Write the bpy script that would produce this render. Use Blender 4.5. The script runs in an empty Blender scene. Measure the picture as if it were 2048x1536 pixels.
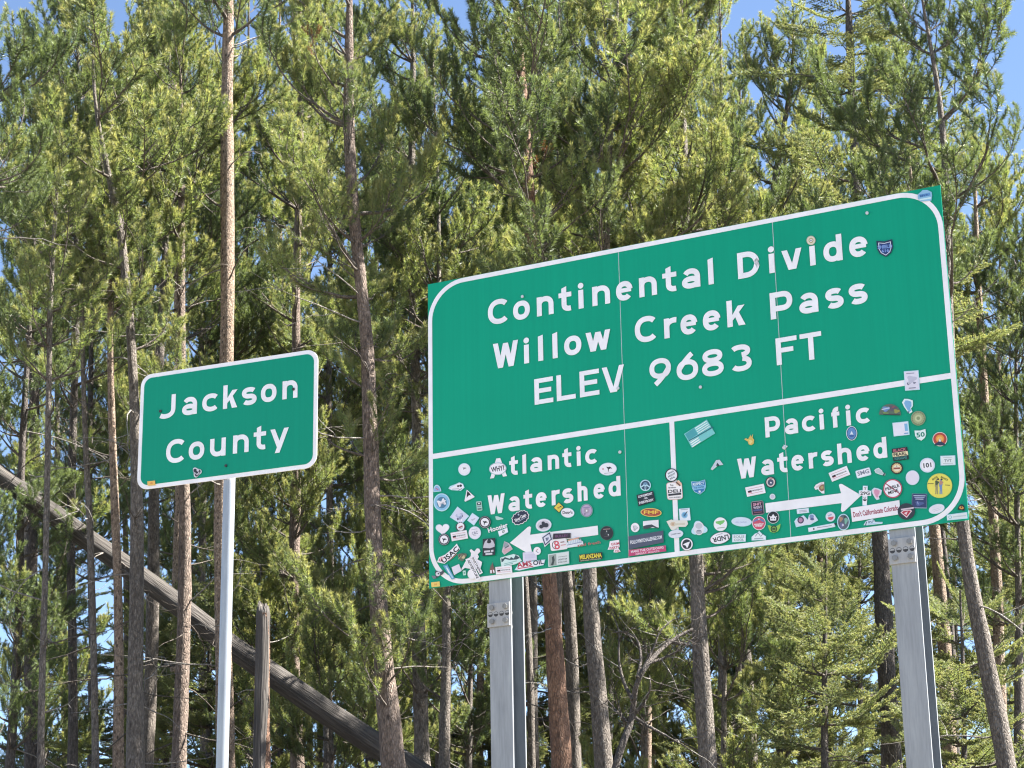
import bpy, math, random
import numpy as np
from mathutils import Matrix, Vector

scene = bpy.context.scene
rng = np.random.default_rng(7)
random.seed(7)

# ------------------------------------------------------------------ camera
FPX, PITCH, ROLL = 4275.7, math.radians(18.145), math.radians(-0.997)
CAM = np.array([0.0, 0.0, 1.6])
_fw = np.array([0, math.cos(PITCH), math.sin(PITCH)])
_up = np.array([0, -math.sin(PITCH), math.cos(PITCH)])
_rt = np.array([1.0, 0, 0])
RT = math.cos(ROLL) * _rt + math.sin(ROLL) * _up
UP = -math.sin(ROLL) * _rt + math.cos(ROLL) * _up
cam_d = bpy.data.cameras.new('camera')
cam_d.sensor_width = 36.0
cam_d.lens = FPX / 2048 * 36.0
cam_d.clip_start = 0.1
cam_d.clip_end = 3000
cam = bpy.data.objects.new('camera', cam_d)
scene.collection.objects.link(cam)
cam.matrix_world = Matrix(((RT[0], UP[0], -_fw[0], CAM[0]), (RT[1], UP[1], -_fw[1], CAM[1]),
                           (RT[2], UP[2], -_fw[2], CAM[2]), (0, 0, 0, 1)))
scene.camera = cam
scene.render.resolution_x, scene.render.resolution_y = 1024, 768

# ------------------------------------------------------------------ sky, sun, exposure
SUN_AZ, SUN_EL = math.radians(86), math.radians(50)      # azimuth clockwise from +Y
world = bpy.data.worlds.new('World')
scene.world = world
world.use_nodes = True
nt = world.node_tree
bg = nt.nodes['Background']
sky = nt.nodes.new('ShaderNodeTexSky')
sky.sky_type = 'NISHITA'
sky.sun_disc = False
sky.sun_elevation = SUN_EL
sky.sun_rotation = SUN_AZ
sky.altitude = 2950
sky.air_density = 1.0
sky.dust_density = 0.6
sky.ozone_density = 1.0
nt.links.new(sky.outputs[0], bg.inputs[0])
bg.inputs[1].default_value = 0.05
sun_d = bpy.data.lights.new('sun', 'SUN')
sun_d.energy = 5.0
sun_d.angle = math.radians(0.53)
sun_d.color = (1.0, 0.95, 0.86)
sun = bpy.data.objects.new('sun', sun_d)
scene.collection.objects.link(sun)
sdir = Vector((math.sin(SUN_AZ) * math.cos(SUN_EL), math.cos(SUN_AZ) * math.cos(SUN_EL), math.sin(SUN_EL)))
sun.rotation_euler = (-sdir).to_track_quat('-Z', 'Y').to_euler()
sun.location = (30, 20, 40)
scene.view_settings.view_transform = 'Standard'
scene.view_settings.look = 'None'
scene.view_settings.gamma = 1
scene.view_settings.use_curve_mapping = False
scene.view_settings.exposure = 2.6
scene.render.engine = 'CYCLES'
scene.cycles.use_denoising = True
scene.cycles.adaptive_threshold = 0.008
scene.cycles.filter_width = 1.2
scene.cycles.max_bounces = 5
scene.cycles.diffuse_bounces = 3
scene.cycles.transmission_bounces = 4

# ------------------------------------------------------------------ helpers
def ray(px, py):
    d = _fw * FPX + RT * (px - 1024) + UP * (768 - py)
    return d / d[1]                       # scaled so that y = 1
def at(px, py, Y):
    return CAM + ray(px, py) * Y
def link(o, parent=None):
    scene.collection.objects.link(o)
    if parent is not None:
        o.parent = parent
    return o
def mesh_np(name, V, F, mats, mi=None, smooth=False):
    """V (n,3), F (m,k) uniform polygons"""
    me = bpy.data.meshes.new(name)
    V = np.asarray(V, np.float32); F = np.asarray(F, np.int32)
    me.vertices.add(len(V)); me.vertices.foreach_set('co', V.ravel())
    k = F.shape[1]
    me.loops.add(F.size); me.loops.foreach_set('vertex_index', F.ravel())
    me.polygons.add(len(F)); me.polygons.foreach_set('loop_start', np.arange(0, F.size, k, dtype=np.int32))
    for m in mats: me.materials.append(m)
    if mi is not None: me.polygons.foreach_set('material_index', np.asarray(mi, np.int32))
    me.polygons.foreach_set('use_smooth', np.full(len(F), smooth))
    me.update(calc_edges=True)
    return me
def mesh_py(name, V, F, mats, mi=None, smooth=False):
    me = bpy.data.meshes.new(name)
    me.from_pydata([tuple(map(float, v)) for v in V], [], F)
    for m in mats: me.materials.append(m)
    if mi is not None:
        for p, i in zip(me.polygons, mi): p.material_index = i
    if smooth:
        for p in me.polygons: p.use_smooth = True
    me.update()
    return me
def part(name, me, parent, label=None, kind=None):
    o = bpy.data.objects.new(name, me)
    link(o, parent)
    if label: o['label'] = label
    if kind: o['kind'] = kind
    return o
def thing(name, label, cat, loc, rz=0.0, group=None):
    o = bpy.data.objects.new(name, None)
    o.empty_display_size = 0.2
    link(o)
    o.location = [float(v) for v in loc]
    o.rotation_euler = (0, 0, rz)
    o['label'] = label; o['category'] = cat
    if group: o['group'] = group
    return o
def tube(P, R, sides, cap=False, phase=0.0):
    P = np.asarray(P, float); n = len(P); R = np.asarray(R, float)
    T = np.gradient(P, axis=0); T /= np.linalg.norm(T, axis=1)[:, None] + 1e-12
    ref = np.array([0.13, 0.07, 1.0]) if abs(T[:, 2]).mean() < 0.75 else np.array([1.0, 0.1, 0.0])
    A = np.cross(T, ref); A /= np.linalg.norm(A, axis=1)[:, None] + 1e-12
    B = np.cross(T, A)
    a = np.linspace(0, 2 * np.pi, sides, endpoint=False) + phase
    if R.ndim == 1: R = np.repeat(R[:, None], sides, 1)
    V = P[:, None, :] + R[:, :, None] * (np.cos(a)[None, :, None] * A[:, None, :] + np.sin(a)[None, :, None] * B[:, None, :])
    V = V.reshape(-1, 3)
    i = np.arange(n - 1)[:, None] * sides; j = np.arange(sides)[None, :]; jn = (j + 1) % sides
    F = np.stack([i + j, i + jn, i + sides + jn, i + sides + j], -1).reshape(-1, 4)
    return V, F
class Acc:
    def __init__(s): s.V = []; s.F = []; s.n = 0; s.M = []
    def add(s, V, F, m=0):
        s.V.append(V); s.F.append(np.asarray(F) + s.n); s.n += len(V); s.M.append(np.full(len(F), m))
    def mesh(s, name, mats, smooth=True):
        return mesh_np(name, np.concatenate(s.V), np.concatenate(s.F), mats, np.concatenate(s.M), smooth)
def box_vf(x0, x1, y0, y1, z0, z1):
    V = [(x, y, z) for x in (x0, x1) for y in (y0, y1) for z in (z0, z1)]
    F = [(0, 1, 3, 2), (4, 6, 7, 5), (0, 4, 5, 1), (2, 3, 7, 6), (0, 2, 6, 4), (1, 5, 7, 3)]
    return V, F

# ------------------------------------------------------------------ materials
def new_mat(name):
    m = bpy.data.materials.new(name); m.use_nodes = True
    n = m.node_tree
    return m, n, n.nodes['Principled BSDF'], n.nodes['Material Output']
def node(n, t, **kw):
    x = n.nodes.new(t)
    for k, v in kw.items(): setattr(x, k, v)
    return x
def ramp(n, fac, stops):
    r = node(n, 'ShaderNodeValToRGB')
    el = r.color_ramp.elements
    el[0].position, el[0].color = stops[0][0], (*stops[0][1], 1)
    el[1].position, el[1].color = stops[-1][0], (*stops[-1][1], 1)
    for p, c in stops[1:-1]:
        e = el.new(p); e.color = (*c, 1)
    n.links.new(fac, r.inputs[0])
    return r.outputs[0]
def noise(n, vec, scale, detail=4, rough=0.55):
    x = node(n, 'ShaderNodeTexNoise'); x.inputs['Scale'].default_value = scale
    x.inputs['Detail'].default_value = detail; x.inputs['Roughness'].default_value = rough
    if vec is not None: n.links.new(vec, x.inputs['Vector'])
    return x.outputs['Fac']
def mapping(n, vec, scale, loc=None):
    x = node(n, 'ShaderNodeMapping'); x.inputs['Scale'].default_value = scale
    n.links.new(vec, x.inputs['Vector'])
    if loc is not None: n.links.new(loc, x.inputs['Location'])
    return x.outputs[0]
def mixc(n, fac, a, b, mode='MIX'):
    x = node(n, 'ShaderNodeMix', data_type='RGBA', blend_type=mode)
    if isinstance(fac, float): x.inputs[0].default_value = fac
    else: n.links.new(fac, x.inputs[0])
    for s, v in ((6, a), (7, b)):
        if isinstance(v, tuple): x.inputs[s].default_value = (*v, 1)
        else: n.links.new(v, x.inputs[s])
    return x.outputs[2]
def srgb(h):
    c = [int(h[i:i + 2], 16) / 255 for i in (0, 2, 4)]
    return tuple(v / 12.92 if v <= 0.04045 else ((v + 0.055) / 1.055) ** 2.4 for v in c)
_flat = {}
def flat(h, rough=0.45):
    """printed vinyl / paint with faint grime"""
    if h in _flat: return _flat[h]
    m, n, b, o = new_mat('vinyl_' + h)
    c = tuple(min(0.84, v * 0.88 + 0.004) for v in srgb(h))
    tc = node(n, 'ShaderNodeTexCoord')
    f = noise(n, tc.outputs['Object'], 9.0, 5)
    n.links.new(ramp(n, f, [(0.3, tuple(v * 0.86 for v in c)), (0.7, c)]), b.inputs['Base Color'])
    b.inputs['Roughness'].default_value = rough
    _flat[h] = m
    return m
def bark(name, dark, mid, light, spots=0.5, zs=6.0, bump=0.9):
    dark, mid, light = [tuple(c * k for c in v) for v, k in ((dark, .7), (mid, .8), (light, .92))]
    m, n, b, o = new_mat(name)
    tc = node(n, 'ShaderNodeTexCoord'); oi = node(n, 'ShaderNodeObjectInfo')
    mul = node(n, 'ShaderNodeMath', operation='MULTIPLY'); mul.inputs[1].default_value = 57.0
    n.links.new(oi.outputs['Random'], mul.inputs[0])
    cmb = node(n, 'ShaderNodeCombineXYZ'); n.links.new(mul.outputs[0], cmb.inputs[0]); n.links.new(mul.outputs[0], cmb.inputs[2])
    v = mapping(n, tc.outputs['Object'], (36, 36, zs * 2.3), cmb.outputs[0])
    f1 = noise(n, v, 1.0, 7, 0.65)
    big = noise(n, mapping(n, tc.outputs['Object'], (2.5, 2.5, 0.9), cmb.outputs[0]), 1.0, 3)
    vo = node(n, 'ShaderNodeTexVoronoi', feature='DISTANCE_TO_EDGE'); vo.inputs['Scale'].default_value = 1.25
    n.links.new(v, vo.inputs['Vector'])
    crack = ramp(n, vo.outputs['Distance'], [(0.0, (0.35, 0.35, 0.35)), (0.2, (1, 1, 1))])
    col = ramp(n, f1, [(0.36, dark), (0.5, mid), (0.62, light)])
    col = mixc(n, 0.38, col, ramp(n, big, [(0.35, tuple(c * 1.0 for c in mid)), (0.65, light)]))
    col = mixc(n, crack, mixc(n, 0.55, col, dark), col)
    vs = node(n, 'ShaderNodeTexVoronoi'); vs.inputs['Scale'].default_value = 0.5
    n.links.new(v, vs.inputs['Vector'])
    sp = ramp(n, vs.outputs['Distance'], [(0.16, (spots,) * 3), (0.30, (0, 0, 0))])
    col = mixc(n, sp, col, tuple(c * 0.35 for c in dark))
    n.links.new(col, b.inputs['Base Color'])
    b.inputs['Roughness'].default_value = 0.9
    hs = node(n, 'ShaderNodeMix'); hs.inputs[0].default_value = 0.5
    n.links.new(f1, hs.inputs[2]); n.links.new(crack, hs.inputs[3])
    bp = node(n, 'ShaderNodeBump'); bp.inputs['Strength'].default_value = bump; bp.inputs['Distance'].default_value = 0.03
    n.links.new(hs.outputs[0], bp.inputs['Height']); n.links.new(bp.outputs[0], b.inputs['Normal'])
    return m
M_bark_grey = bark('bark_grey', (0.045, 0.036, 0.030), (0.15, 0.125, 0.105), (0.26, 0.225, 0.195))
M_bark_tan = bark('bark_tan', (0.08, 0.050, 0.034), (0.28, 0.20, 0.145), (0.46, 0.35, 0.265), 0.8, 9.0)
M_bark_rust = bark('bark_rust', (0.055, 0.030, 0.020), (0.185, 0.098, 0.060), (0.29, 0.165, 0.105))
M_bark_brown = bark('bark_brown', (0.045, 0.033, 0.027), (0.175, 0.125, 0.098), (0.29, 0.225, 0.185), 0.6)
M_bark_dark = bark('bark_dark', (0.025, 0.021, 0.019), (0.085, 0.070, 0.062), (0.16, 0.135, 0.12), 0.3)
M_wood = bark('weathered_wood', (0.030, 0.026, 0.024), (0.065, 0.056, 0.050), (0.13, 0.115, 0.105), 0.2, 0.7, 1.0)
M_twig = bark('twig_bark', (0.04, 0.032, 0.027), (0.11, 0.09, 0.075), (0.2, 0.17, 0.145), 0.0)
M_dead = bark('dead_twig', (0.12, 0.105, 0.09), (0.27, 0.245, 0.22), (0.42, 0.39, 0.36), 0.0)
def needle(name, c0, c1, trans, tip=1.35):
    m, n, b, o = new_mat(name)
    oi = node(n, 'ShaderNodeObjectInfo')
    at_ = node(n, 'ShaderNodeAttribute', attribute_name='shade')
    col = mixc(n, oi.outputs['Random'], c0, c1)
    col = mixc(n, at_.outputs['Fac'], col, tuple(min(0.28, c * tip) for c in c1))
    n.links.new(col, b.inputs['Base Color'])
    b.inputs['Roughness'].default_value = 0.5
    b.inputs['Specular IOR Level'].default_value = 0.5
    tr = node(n, 'ShaderNodeBsdfTranslucent')
    n.links.new(mixc(n, 1.0, col, (1.35, 1.3, 0.7), 'MULTIPLY'), tr.inputs['Color'])
    mx = node(n, 'ShaderNodeMixShader'); mx.inputs[0].default_value = trans
    n.links.new(b.outputs[0], mx.inputs[1]); n.links.new(tr.outputs[0], mx.inputs[2])
    n.links.new(mx.outputs[0], o.inputs[0])
    return m
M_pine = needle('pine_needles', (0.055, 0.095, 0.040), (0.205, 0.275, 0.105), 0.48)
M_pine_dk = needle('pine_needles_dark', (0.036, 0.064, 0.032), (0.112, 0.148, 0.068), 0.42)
M_fir = needle('fir_needles', (0.078, 0.122, 0.060), (0.200, 0.255, 0.115), 0.45)
M_red = needle('dead_needles', (0.15, 0.060, 0.025), (0.18, 0.085, 0.04), 0.3, 1.0)

# ------------------------------------------------------------------ terrain and road (under and in front of the camera, below the frame)
def gz(x, y):
    t = np.clip((np.asarray(y, float) - 3.0) / 7.0, 0, 1)
    t = t * t * (3 - 2 * t)
    far = np.clip((np.asarray(y, float) - 12) / 30.0, 0, 1)
    far = far * far * (3 - 2 * far)
    return 1.75 * t + 1.5 * far + 0.06 * np.sin(np.asarray(x) * 1.3) * np.sin(np.asarray(y) * 0.9) * t
def ground_mat():
    m, n, b, o = new_mat('forest_floor')
    tc = node(n, 'ShaderNodeTexCoord')
    f = noise(n, tc.outputs['Object'], 1.7, 8, 0.65)
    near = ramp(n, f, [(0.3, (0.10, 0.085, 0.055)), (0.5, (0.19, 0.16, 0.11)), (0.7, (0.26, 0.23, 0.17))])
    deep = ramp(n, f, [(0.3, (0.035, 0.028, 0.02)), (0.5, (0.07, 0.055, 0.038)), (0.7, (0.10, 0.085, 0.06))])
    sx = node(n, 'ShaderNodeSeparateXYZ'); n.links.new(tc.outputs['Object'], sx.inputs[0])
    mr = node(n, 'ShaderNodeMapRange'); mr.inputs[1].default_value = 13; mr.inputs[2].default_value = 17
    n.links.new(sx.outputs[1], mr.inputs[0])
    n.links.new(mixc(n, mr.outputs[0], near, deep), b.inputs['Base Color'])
    b.inputs['Roughness'].default_value = 0.95
    return m
xs = np.concatenate([np.linspace(-600, -60, 10), np.linspace(-50, 50, 51), np.linspace(60, 600, 10)])
ys = np.concatenate([np.linspace(-600, -20, 10), np.linspace(-15, 75, 61), np.linspace(90, 900, 10)])
GX, GY = np.meshgrid(xs, ys)
V = np.stack([GX, GY, gz(GX, GY)], -1).reshape(-1, 3)
nx = len(xs); i = np.arange(len(ys) - 1)[:, None] * nx; j = np.arange(nx - 1)[None, :]
F = np.stack([i + j, i + j + 1, i + nx + j + 1, i + nx + j], -1).reshape(-1, 4)
g = part('ground', mesh_np('ground', V, F, [ground_mat()], smooth=True), None); g['kind'] = 'structure'
def plain(name, c0, c1, scale, rough=0.9):
    m, n, b, o = new_mat(name)
    tc = node(n, 'ShaderNodeTexCoord')
    n.links.new(ramp(n, noise(n, tc.outputs['Object'], scale, 8, 0.7), [(0.3, c0), (0.7, c1)]), b.inputs['Base Color'])
    b.inputs['Roughness'].default_value = rough
    return m
def sheet(name, x0, x1, y0, y1, z, m):
    o = part(name, mesh_py(name, [(x0, y0, z), (x1, y0, z), (x1, y1, z), (x0, y1, z)], [(0, 1, 2, 3)], [m]), None)
    o['kind'] = 'structure'
    return o
sheet('gravel_bounce', -300, 300, -26, 2.9, 0.004, plain('gravel', (0.20, 0.185, 0.165), (0.30, 0.285, 0.26), 30))  # unseen gravel, made extra wide to bounce sunlight onto the shaded sign faces
sheet('road', -300, 300, -11.0, -1.5, 0.008, plain('asphalt', (0.06, 0.06, 0.06), (0.11, 0.11, 0.105), 25))
M_line = plain('road_paint', (0.5, 0.5, 0.48), (0.75, 0.75, 0.72), 12)
M_yel = plain('road_paint_yellow', (0.5, 0.34, 0.04), (0.62, 0.42, 0.06), 12)
for nm, y, m in (('edge_line', -1.9, M_line), ('edge_line', -10.6, M_line), ('centre_line', -6.35, M_yel), ('centre_line', -6.05, M_yel)):
    sheet(nm, -300, 300, y - 0.06, y + 0.06, 0.012, m)

# ------------------------------------------------------------------ highway lettering: strokes of one width, like road sign letters
def arc(cx, cy, rx, ry, a0, a1, n=22, e=2.25):
    a = np.radians(np.linspace(a0, a1, n)); c, s = np.cos(a), np.sin(a)
    return np.stack([cx + rx * np.sign(c) * abs(c) ** (2 / e), cy + ry * np.sign(s) * abs(s) ** (2 / e)], 1)
def ribbon(P, s, closed=False):
    P = np.asarray(P, float)
    d = np.linalg.norm(np.diff(P, axis=0), axis=1); P = P[np.concatenate([[True], d > 1e-5])]
    if closed:
        if np.linalg.norm(P[0] - P[-1]) < 1e-4: P = P[:-1]
        T = np.roll(P, -1, 0) - np.roll(P, 1, 0)
        T0 = P - np.roll(P, 1, 0); T1 = np.roll(P, -1, 0) - P
    else:
        T0 = np.vstack([P[1] - P[0], np.diff(P, axis=0)]); T1 = np.vstack([np.diff(P, axis=0), P[-1] - P[-2]])
    T0 /= np.linalg.norm(T0, axis=1)[:, None]; T1 /= np.linalg.norm(T1, axis=1)[:, None]
    N0 = np.stack([-T0[:, 1], T0[:, 0]], 1); N1 = np.stack([-T1[:, 1], T1[:, 0]], 1)
    N = N0 + N1; N /= np.linalg.norm(N, axis=1)[:, None]
    k = 1 / np.clip((N * N1).sum(1), 0.5, 1)
    L = P + N * (s / 2 * k)[:, None]; R = P - N * (s / 2 * k)[:, None]
    n = len(P); V = np.vstack([L, R])
    F = [(i, i + n, (i + 1) % n + n, (i + 1) % n) for i in range(n if closed else n - 1)]
    return V, F
def poly(P): return np.asarray(P, float), [tuple(range(len(P)))]
def diag(xb, yb, xt, yt, s):
    sw = s * math.hypot(xt - xb, yt - yb) / abs(yt - yb) / 2
    return poly([(xb - sw, yb), (xb + sw, yb), (xt + sw, yt), (xt - sw, yt)])
def glyph(ch, w, s, X=0.76):
    h = s / 2; out = []
    rib = lambda P, c=False: out.append(ribbon(P, s, c))
    dg = lambda *a: out.append(diag(*a, s))
    stem = lambda x, y0, y1: out.append(poly([(x - h, y0), (x + h, y0), (x + h, y1), (x - h, y1)]))
    bar = lambda x0, x1, y: out.append(poly([(x0, y - h * .92), (x1, y - h * .92), (x1, y + h * .92), (x0, y + h * .92)]))
    rx = (w - s) / 2; cx = w / 2
    if ch in 'Cc':
        H = 1 if ch == 'C' else X; r = (w - 1.55 * h) / 1.74
        rib(arc(r + h, H / 2, r, H / 2 - h, 44, 316, 34))
    elif ch in 'Oo0':
        H = X if ch == 'o' else 1
        rib(arc(cx, H / 2, rx, H / 2 - h, 0, 360, 44), True)
    elif ch in 'nh':
        ry = min(rx, X * .45); stem(h, 0, 1 if ch == 'h' else X)
        rib(np.vstack([arc(cx, X - h - ry, rx, ry, 172, 0, 18), [(w - h, 0)]]))
    elif ch == 'u':
        ry = min(rx, X * .45); stem(w - h, 0, X)
        rib(np.vstack([[(h, X)], arc(cx, h + ry, rx, ry, 180, 352, 18)]))
    elif ch == 't':
        x = w * .42; r = w - x - h * .2
        out.append(poly([(x - h, X - .02), (x + h, X - .02), (x + h, 1.0), (x - h, .93)]))
        bar(0, w, X - .1)
        rib(np.vstack([[(x, X - .03)], arc(x + r * .75, h + r * .62, r * .75, r * .62, 180, 285, 12)]))
    elif ch == 'i':
        stem(cx, 0, X - .02); a = arc(cx, .985 - .08, h * 1.12, h * 1.12, 0, 345, 24, 2.0); out.append(poly(a))
    elif ch == 'l': out.append(poly([(cx - h, 0), (cx + h, 0), (cx + h, 1.02), (cx - h, .97)]))
    elif ch == 'e':
        rib(arc(cx, X / 2, rx, X / 2 - h, 6, 318, 36)); out.append(poly([(h, X * .42), (w - h * .55, X * .42), (w - h * .55, X * .42 + s * .8), (h, X * .42 + s * .8)]))
    elif ch == 'a':
        ry = min(rx, X * .34)
        rib(np.vstack([[(w - h, 0)], arc(cx, X - h - ry, rx, ry, 0, 148, 16)]))
        by = X * .30; rib(arc(cx - .01, by, rx, by - h * .9, 0, 360, 34), True)
    elif ch == 'd':
        stem(w - h, 0, 1.0); rib(arc(cx, X / 2, rx, X / 2 - h, 0, 360, 40), True)
    elif ch == 'D':
        stem(h, 0, 1); k = .42
        rib(np.vstack([[(s, 1 - h)], [(w - h - k, 1 - h)], arc(w - h - k, 1 - h - k, k, k, 88, 2, 12), arc(w - h - k, h + k, k, k, -2, -88, 12), [(w - h - k, h)], [(s, h)]]))
    elif ch == 'P':
        stem(h, 0, 1); k = .27 - .01
        rib(np.vstack([[(s, 1 - h)], [(w - h - k, 1 - h)], arc(w - h - k, 1 - h - k, k, k, 88, -88, 20), [(w - h - k, 1 - h - 2 * k)], [(s, 1 - h - 2 * k)]]))
    elif ch == 'r':
        stem(h, 0, X); r = w - s * 1.0
        rib(arc(h + r * 1.05, X - h - r * .9, r * 1.05, r * .9, 176, 78, 14))
    elif ch in 'sS':
        H = X if ch == 's' else 1; ry = (H - s) / 4
        rib(np.vstack([arc(cx, H - h - ry, rx, ry, 32, 262, 22), arc(cx, h + ry, rx, ry, 82, -148, 22)]))
    elif ch == 'k':
        stem(h, 0, 1); out.append(poly([(s, .22), (w, X), (w - s * 1.25, X), (s, .44)])); sw = s * .62
        out.append(poly([(w - 2 * sw, 0), (w, 0), (s + (w - s) * .52, .52), (s + (w - s) * .18, .40)]))
    elif ch in 'vV':
        H = X if ch == 'v' else 1; sw = s * .54
        dg(cx - sw * .35, 0, sw, H); dg(cx + sw * .35, 0, w - sw, H)
    elif ch in 'wW':
        H = X if ch == 'w' else 1; sw = s * .52
        for a, b in ((.29, 0), (.29, .5), (.71, .5), (.71, 1)):
            xb = w * a; xt = sw + (w - 2 * sw) * b
            dg(xb, 0, xt, H * (1 if b != .5 else .96))
    elif ch == 'A':
        sw = s * .54; dg(sw, 0, cx, 1); dg(w - sw, 0, cx, 1); bar(w * .2, w * .8, .28)
    elif ch == 'E':
        stem(h, 0, 1); bar(s, w, 1 - h * .92); bar(s, w * .9, .52); bar(s, w, h * .92)
    elif ch == 'F':
        stem(h, 0, 1); bar(s, w, 1 - h * .92); bar(s, w * .82, .53)
    elif ch == 'L': stem(h, 0, 1); bar(s, w, h * .92)
    elif ch == 'T': stem(cx, 0, 1 - s * .9); bar(0, w, 1 - h * .92)
    elif ch == 'J':
        r = min(.36, w - s); rib(np.vstack([[(w - h, 1)], arc(w - h - r, h + .30, r, .30, 0, -128, 18)]))
    elif ch == 'y':
        sw = s * .54; dg(cx, .0, sw, X); x0 = w - sw; dg(x0 - (x0 - cx) * (X + .24) / X * .98, -.24, x0, X)
    elif ch == 'f':
        x = w * .42; r = w - x - h * .2
        bar(0, w, X - .1); rib(np.vstack([[(x, 0)], arc(x + r * .75, 1 - h - r * .62, r * .75, r * .62, 180, 80, 12)]))
    elif ch in '69':
        ry = .315; Q = [arc(cx, h + ry - .02, rx, ry - h * .25, 0, 360, 40)]
        q2 = np.array([(h, h + ry - .02), (h * 1.12, .46), (cx * .62, .66), (cx * 1.02, .84), (w * .74, 1.0 - h * .2)])
        t = np.linspace(0, 1, 20); B = np.zeros((20, 2))
        for kk in range(5): B += (math.comb(4, kk) * t ** kk * (1 - t) ** (4 - kk))[:, None] * q2[kk]
        for P, c in ((Q[0], True), (B, False)):
            if ch == '9': P = np.stack([w - P[:, 0], 1 - P[:, 1]], 1)
            rib(P, c)
    elif ch == '8':
        rib(arc(cx, .745, rx * .9, .255 - h, 0, 360, 36), True); rib(arc(cx, .275, rx, .275 - h * 0.9, 0, 360, 40), True)
    elif ch == '3':
        rib(arc(cx - .02, .755, rx * .95, .245 - h, 150, -80, 24)); rib(arc(cx, .285, rx, .285 - h, 80, -152, 26))
    return out

# ------------------------------------------------------------------ signs: frames on the sign plane
class SignPlane:
    def __init__(s, centre, yaw, base_z):
        s.c = np.array(centre); s.yaw = yaw
        s.d = np.array([math.cos(yaw), math.sin(yaw), 0]); s.n = np.array([-math.sin(yaw), math.cos(yaw), 0])
        s.base = np.array([s.c[0], s.c[1], base_z])
    def uv(s, px, py, off=0.0):          # picture point -> sign coordinates (metres along the sign, height over its base)
        r = ray(px, py); p0 = s.base + s.n * off
        t = ((p0 - CAM) @ s.n) / (r @ s.n)
        p = CAM + r * t - s.base
        return p @ s.d, p[2]
_glyph_no = [0]
def put_letter(sp, root, ch, x0, x1, zb, cap, sw, mat, y=-0.004):
    w = (x1 - x0) / cap
    V = []; F = []
    for k, (v, f) in enumerate(glyph(ch, w, sw)):
        n = len(V)
        for p in v: V.append((x0 + p[0] * cap, y - 0.0003 * k, zb + p[1] * cap))
        F += [tuple(i + n for i in q) for q in f]
    part('letter', mesh_py('letter_' + ch, V, F, [mat]), root)
def text_line(sp, root, spans, b0, b1, cap, sw, mat):
    """spans: (char, left px, right px); b0, b1: two points of the baseline in the picture"""
    z0 = sp.uv(*b0)[1]; z1 = sp.uv(*b1)[1]; u0 = sp.uv(*b0)[0]; u1 = sp.uv(*b1)[0]
    for ch, l, r in spans:
        yb = lambda x: b0[1] + (b1[1] - b0[1]) * (x - b0[0]) / (b1[0] - b0[0]) - 14
        ul, ur = sp.uv(l, yb(l))[0], sp.uv(r, yb(r))[0]
        zb = z0 + (z1 - z0) * ((ul + ur) / 2 - u0) / (u1 - u0)
        put_letter(sp, root, ch, ul, ur, zb, cap, sw, mat)
def rrect(x0, x1, z0, z1, r, n=10):
    P = []
    for cx, cz, a in ((x1 - r, z1 - r, 0), (x0 + r, z1 - r, 90), (x0 + r, z0 + r, 180), (x1 - r, z0 + r, 270)):
        P += list(arc(cx, cz, r, r, a, a + 90, n, 2.0))
    return np.array(P)
def slab(P, y0, y1):
    n = len(P); V = [(p[0], y0, p[1]) for p in P] + [(p[0], y1, p[1]) for p in P]
    F = [tuple(range(n)), tuple(reversed(range(n, 2 * n)))] + [(i, i + n, (i + 1) % n + n, (i + 1) % n) for i in range(n)]
    return V, F
def ring(P, Q, y):
    n = len(P); V = [(p[0], y, p[1]) for p in P] + [(p[0], y, p[1]) for p in Q]
    return V, [(i, (i + 1) % n, (i + 1) % n + n, i + n) for i in range(n)]

def sign_green(name, base):
    m, n, b, o = new_mat(name)
    tc = node(n, 'ShaderNodeTexCoord')
    v = mapping(n, tc.outputs['Object'], (60, 1, 0.6))
    f = noise(n, v, 1.0, 2); f2 = noise(n, tc.outputs['Object'], 1.1, 4)
    c = ramp(n, f, [(0.25, tuple(x * 0.93 for x in base)), (0.75, tuple(x * 1.05 for x in base))])
    c = mixc(n, 0.35, c, ramp(n, f2, [(0.3, tuple(x * 0.88 for x in base)), (0.7, tuple(x * 1.08 for x in base))]))
    n.links.new(c, b.inputs['Base Color'])
    b.inputs['Roughness'].default_value = 0.38
    b.inputs['Specular IOR Level'].default_value = 0.2
    return m
M_green = sign_green('sign_green', (0.002, 0.285, 0.172))
M_green2 = sign_green('sign_green_small', (0.002, 0.245, 0.155))
M_white = flat('f6f4fa', 0.4)
def metal(name, c0, c1, rough=0.55, met=0.25):
    m, n, b, o = new_mat(name)
    tc = node(n, 'ShaderNodeTexCoord')
    f = noise(n, mapping(n, tc.outputs['Object'], (14, 14, 2.2)), 1.0, 6, 0.62)
    f2 = noise(n, mapping(n, tc.outputs['Object'], (120, 120, 9)), 1.0, 3, 0.5)
    c = mixc(n, 0.3, ramp(n, f, [(0.3, c0), (0.7, c1)]), ramp(n, f2, [(0.35, c0), (0.65, c1)]))
    n.links.new(c, b.inputs['Base Color'])
    b.inputs['Roughness'].default_value = rough; b.inputs['Metallic'].default_value = met
    return m
M_galv = metal('galvanised_steel', (0.20, 0.21, 0.23), (0.33, 0.345, 0.365))
M_galv_shaded = metal('galvanised_steel_shaded', (0.085, 0.10, 0.12), (0.14, 0.16, 0.185), 0.6, 0.1)  # darker copy of the post steel: shade between the flanges put into the colour
M_galv_dk = metal('galvanised_plate', (0.27, 0.27, 0.28), (0.38, 0.38, 0.385))
M_bolt = metal('bolt_steel', (0.15, 0.15, 0.15), (0.25, 0.25, 0.25), 0.5, 0.4)
M_dark = metal('dark_steel', (0.03, 0.03, 0.032), (0.06, 0.06, 0.065), 0.6)
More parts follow.
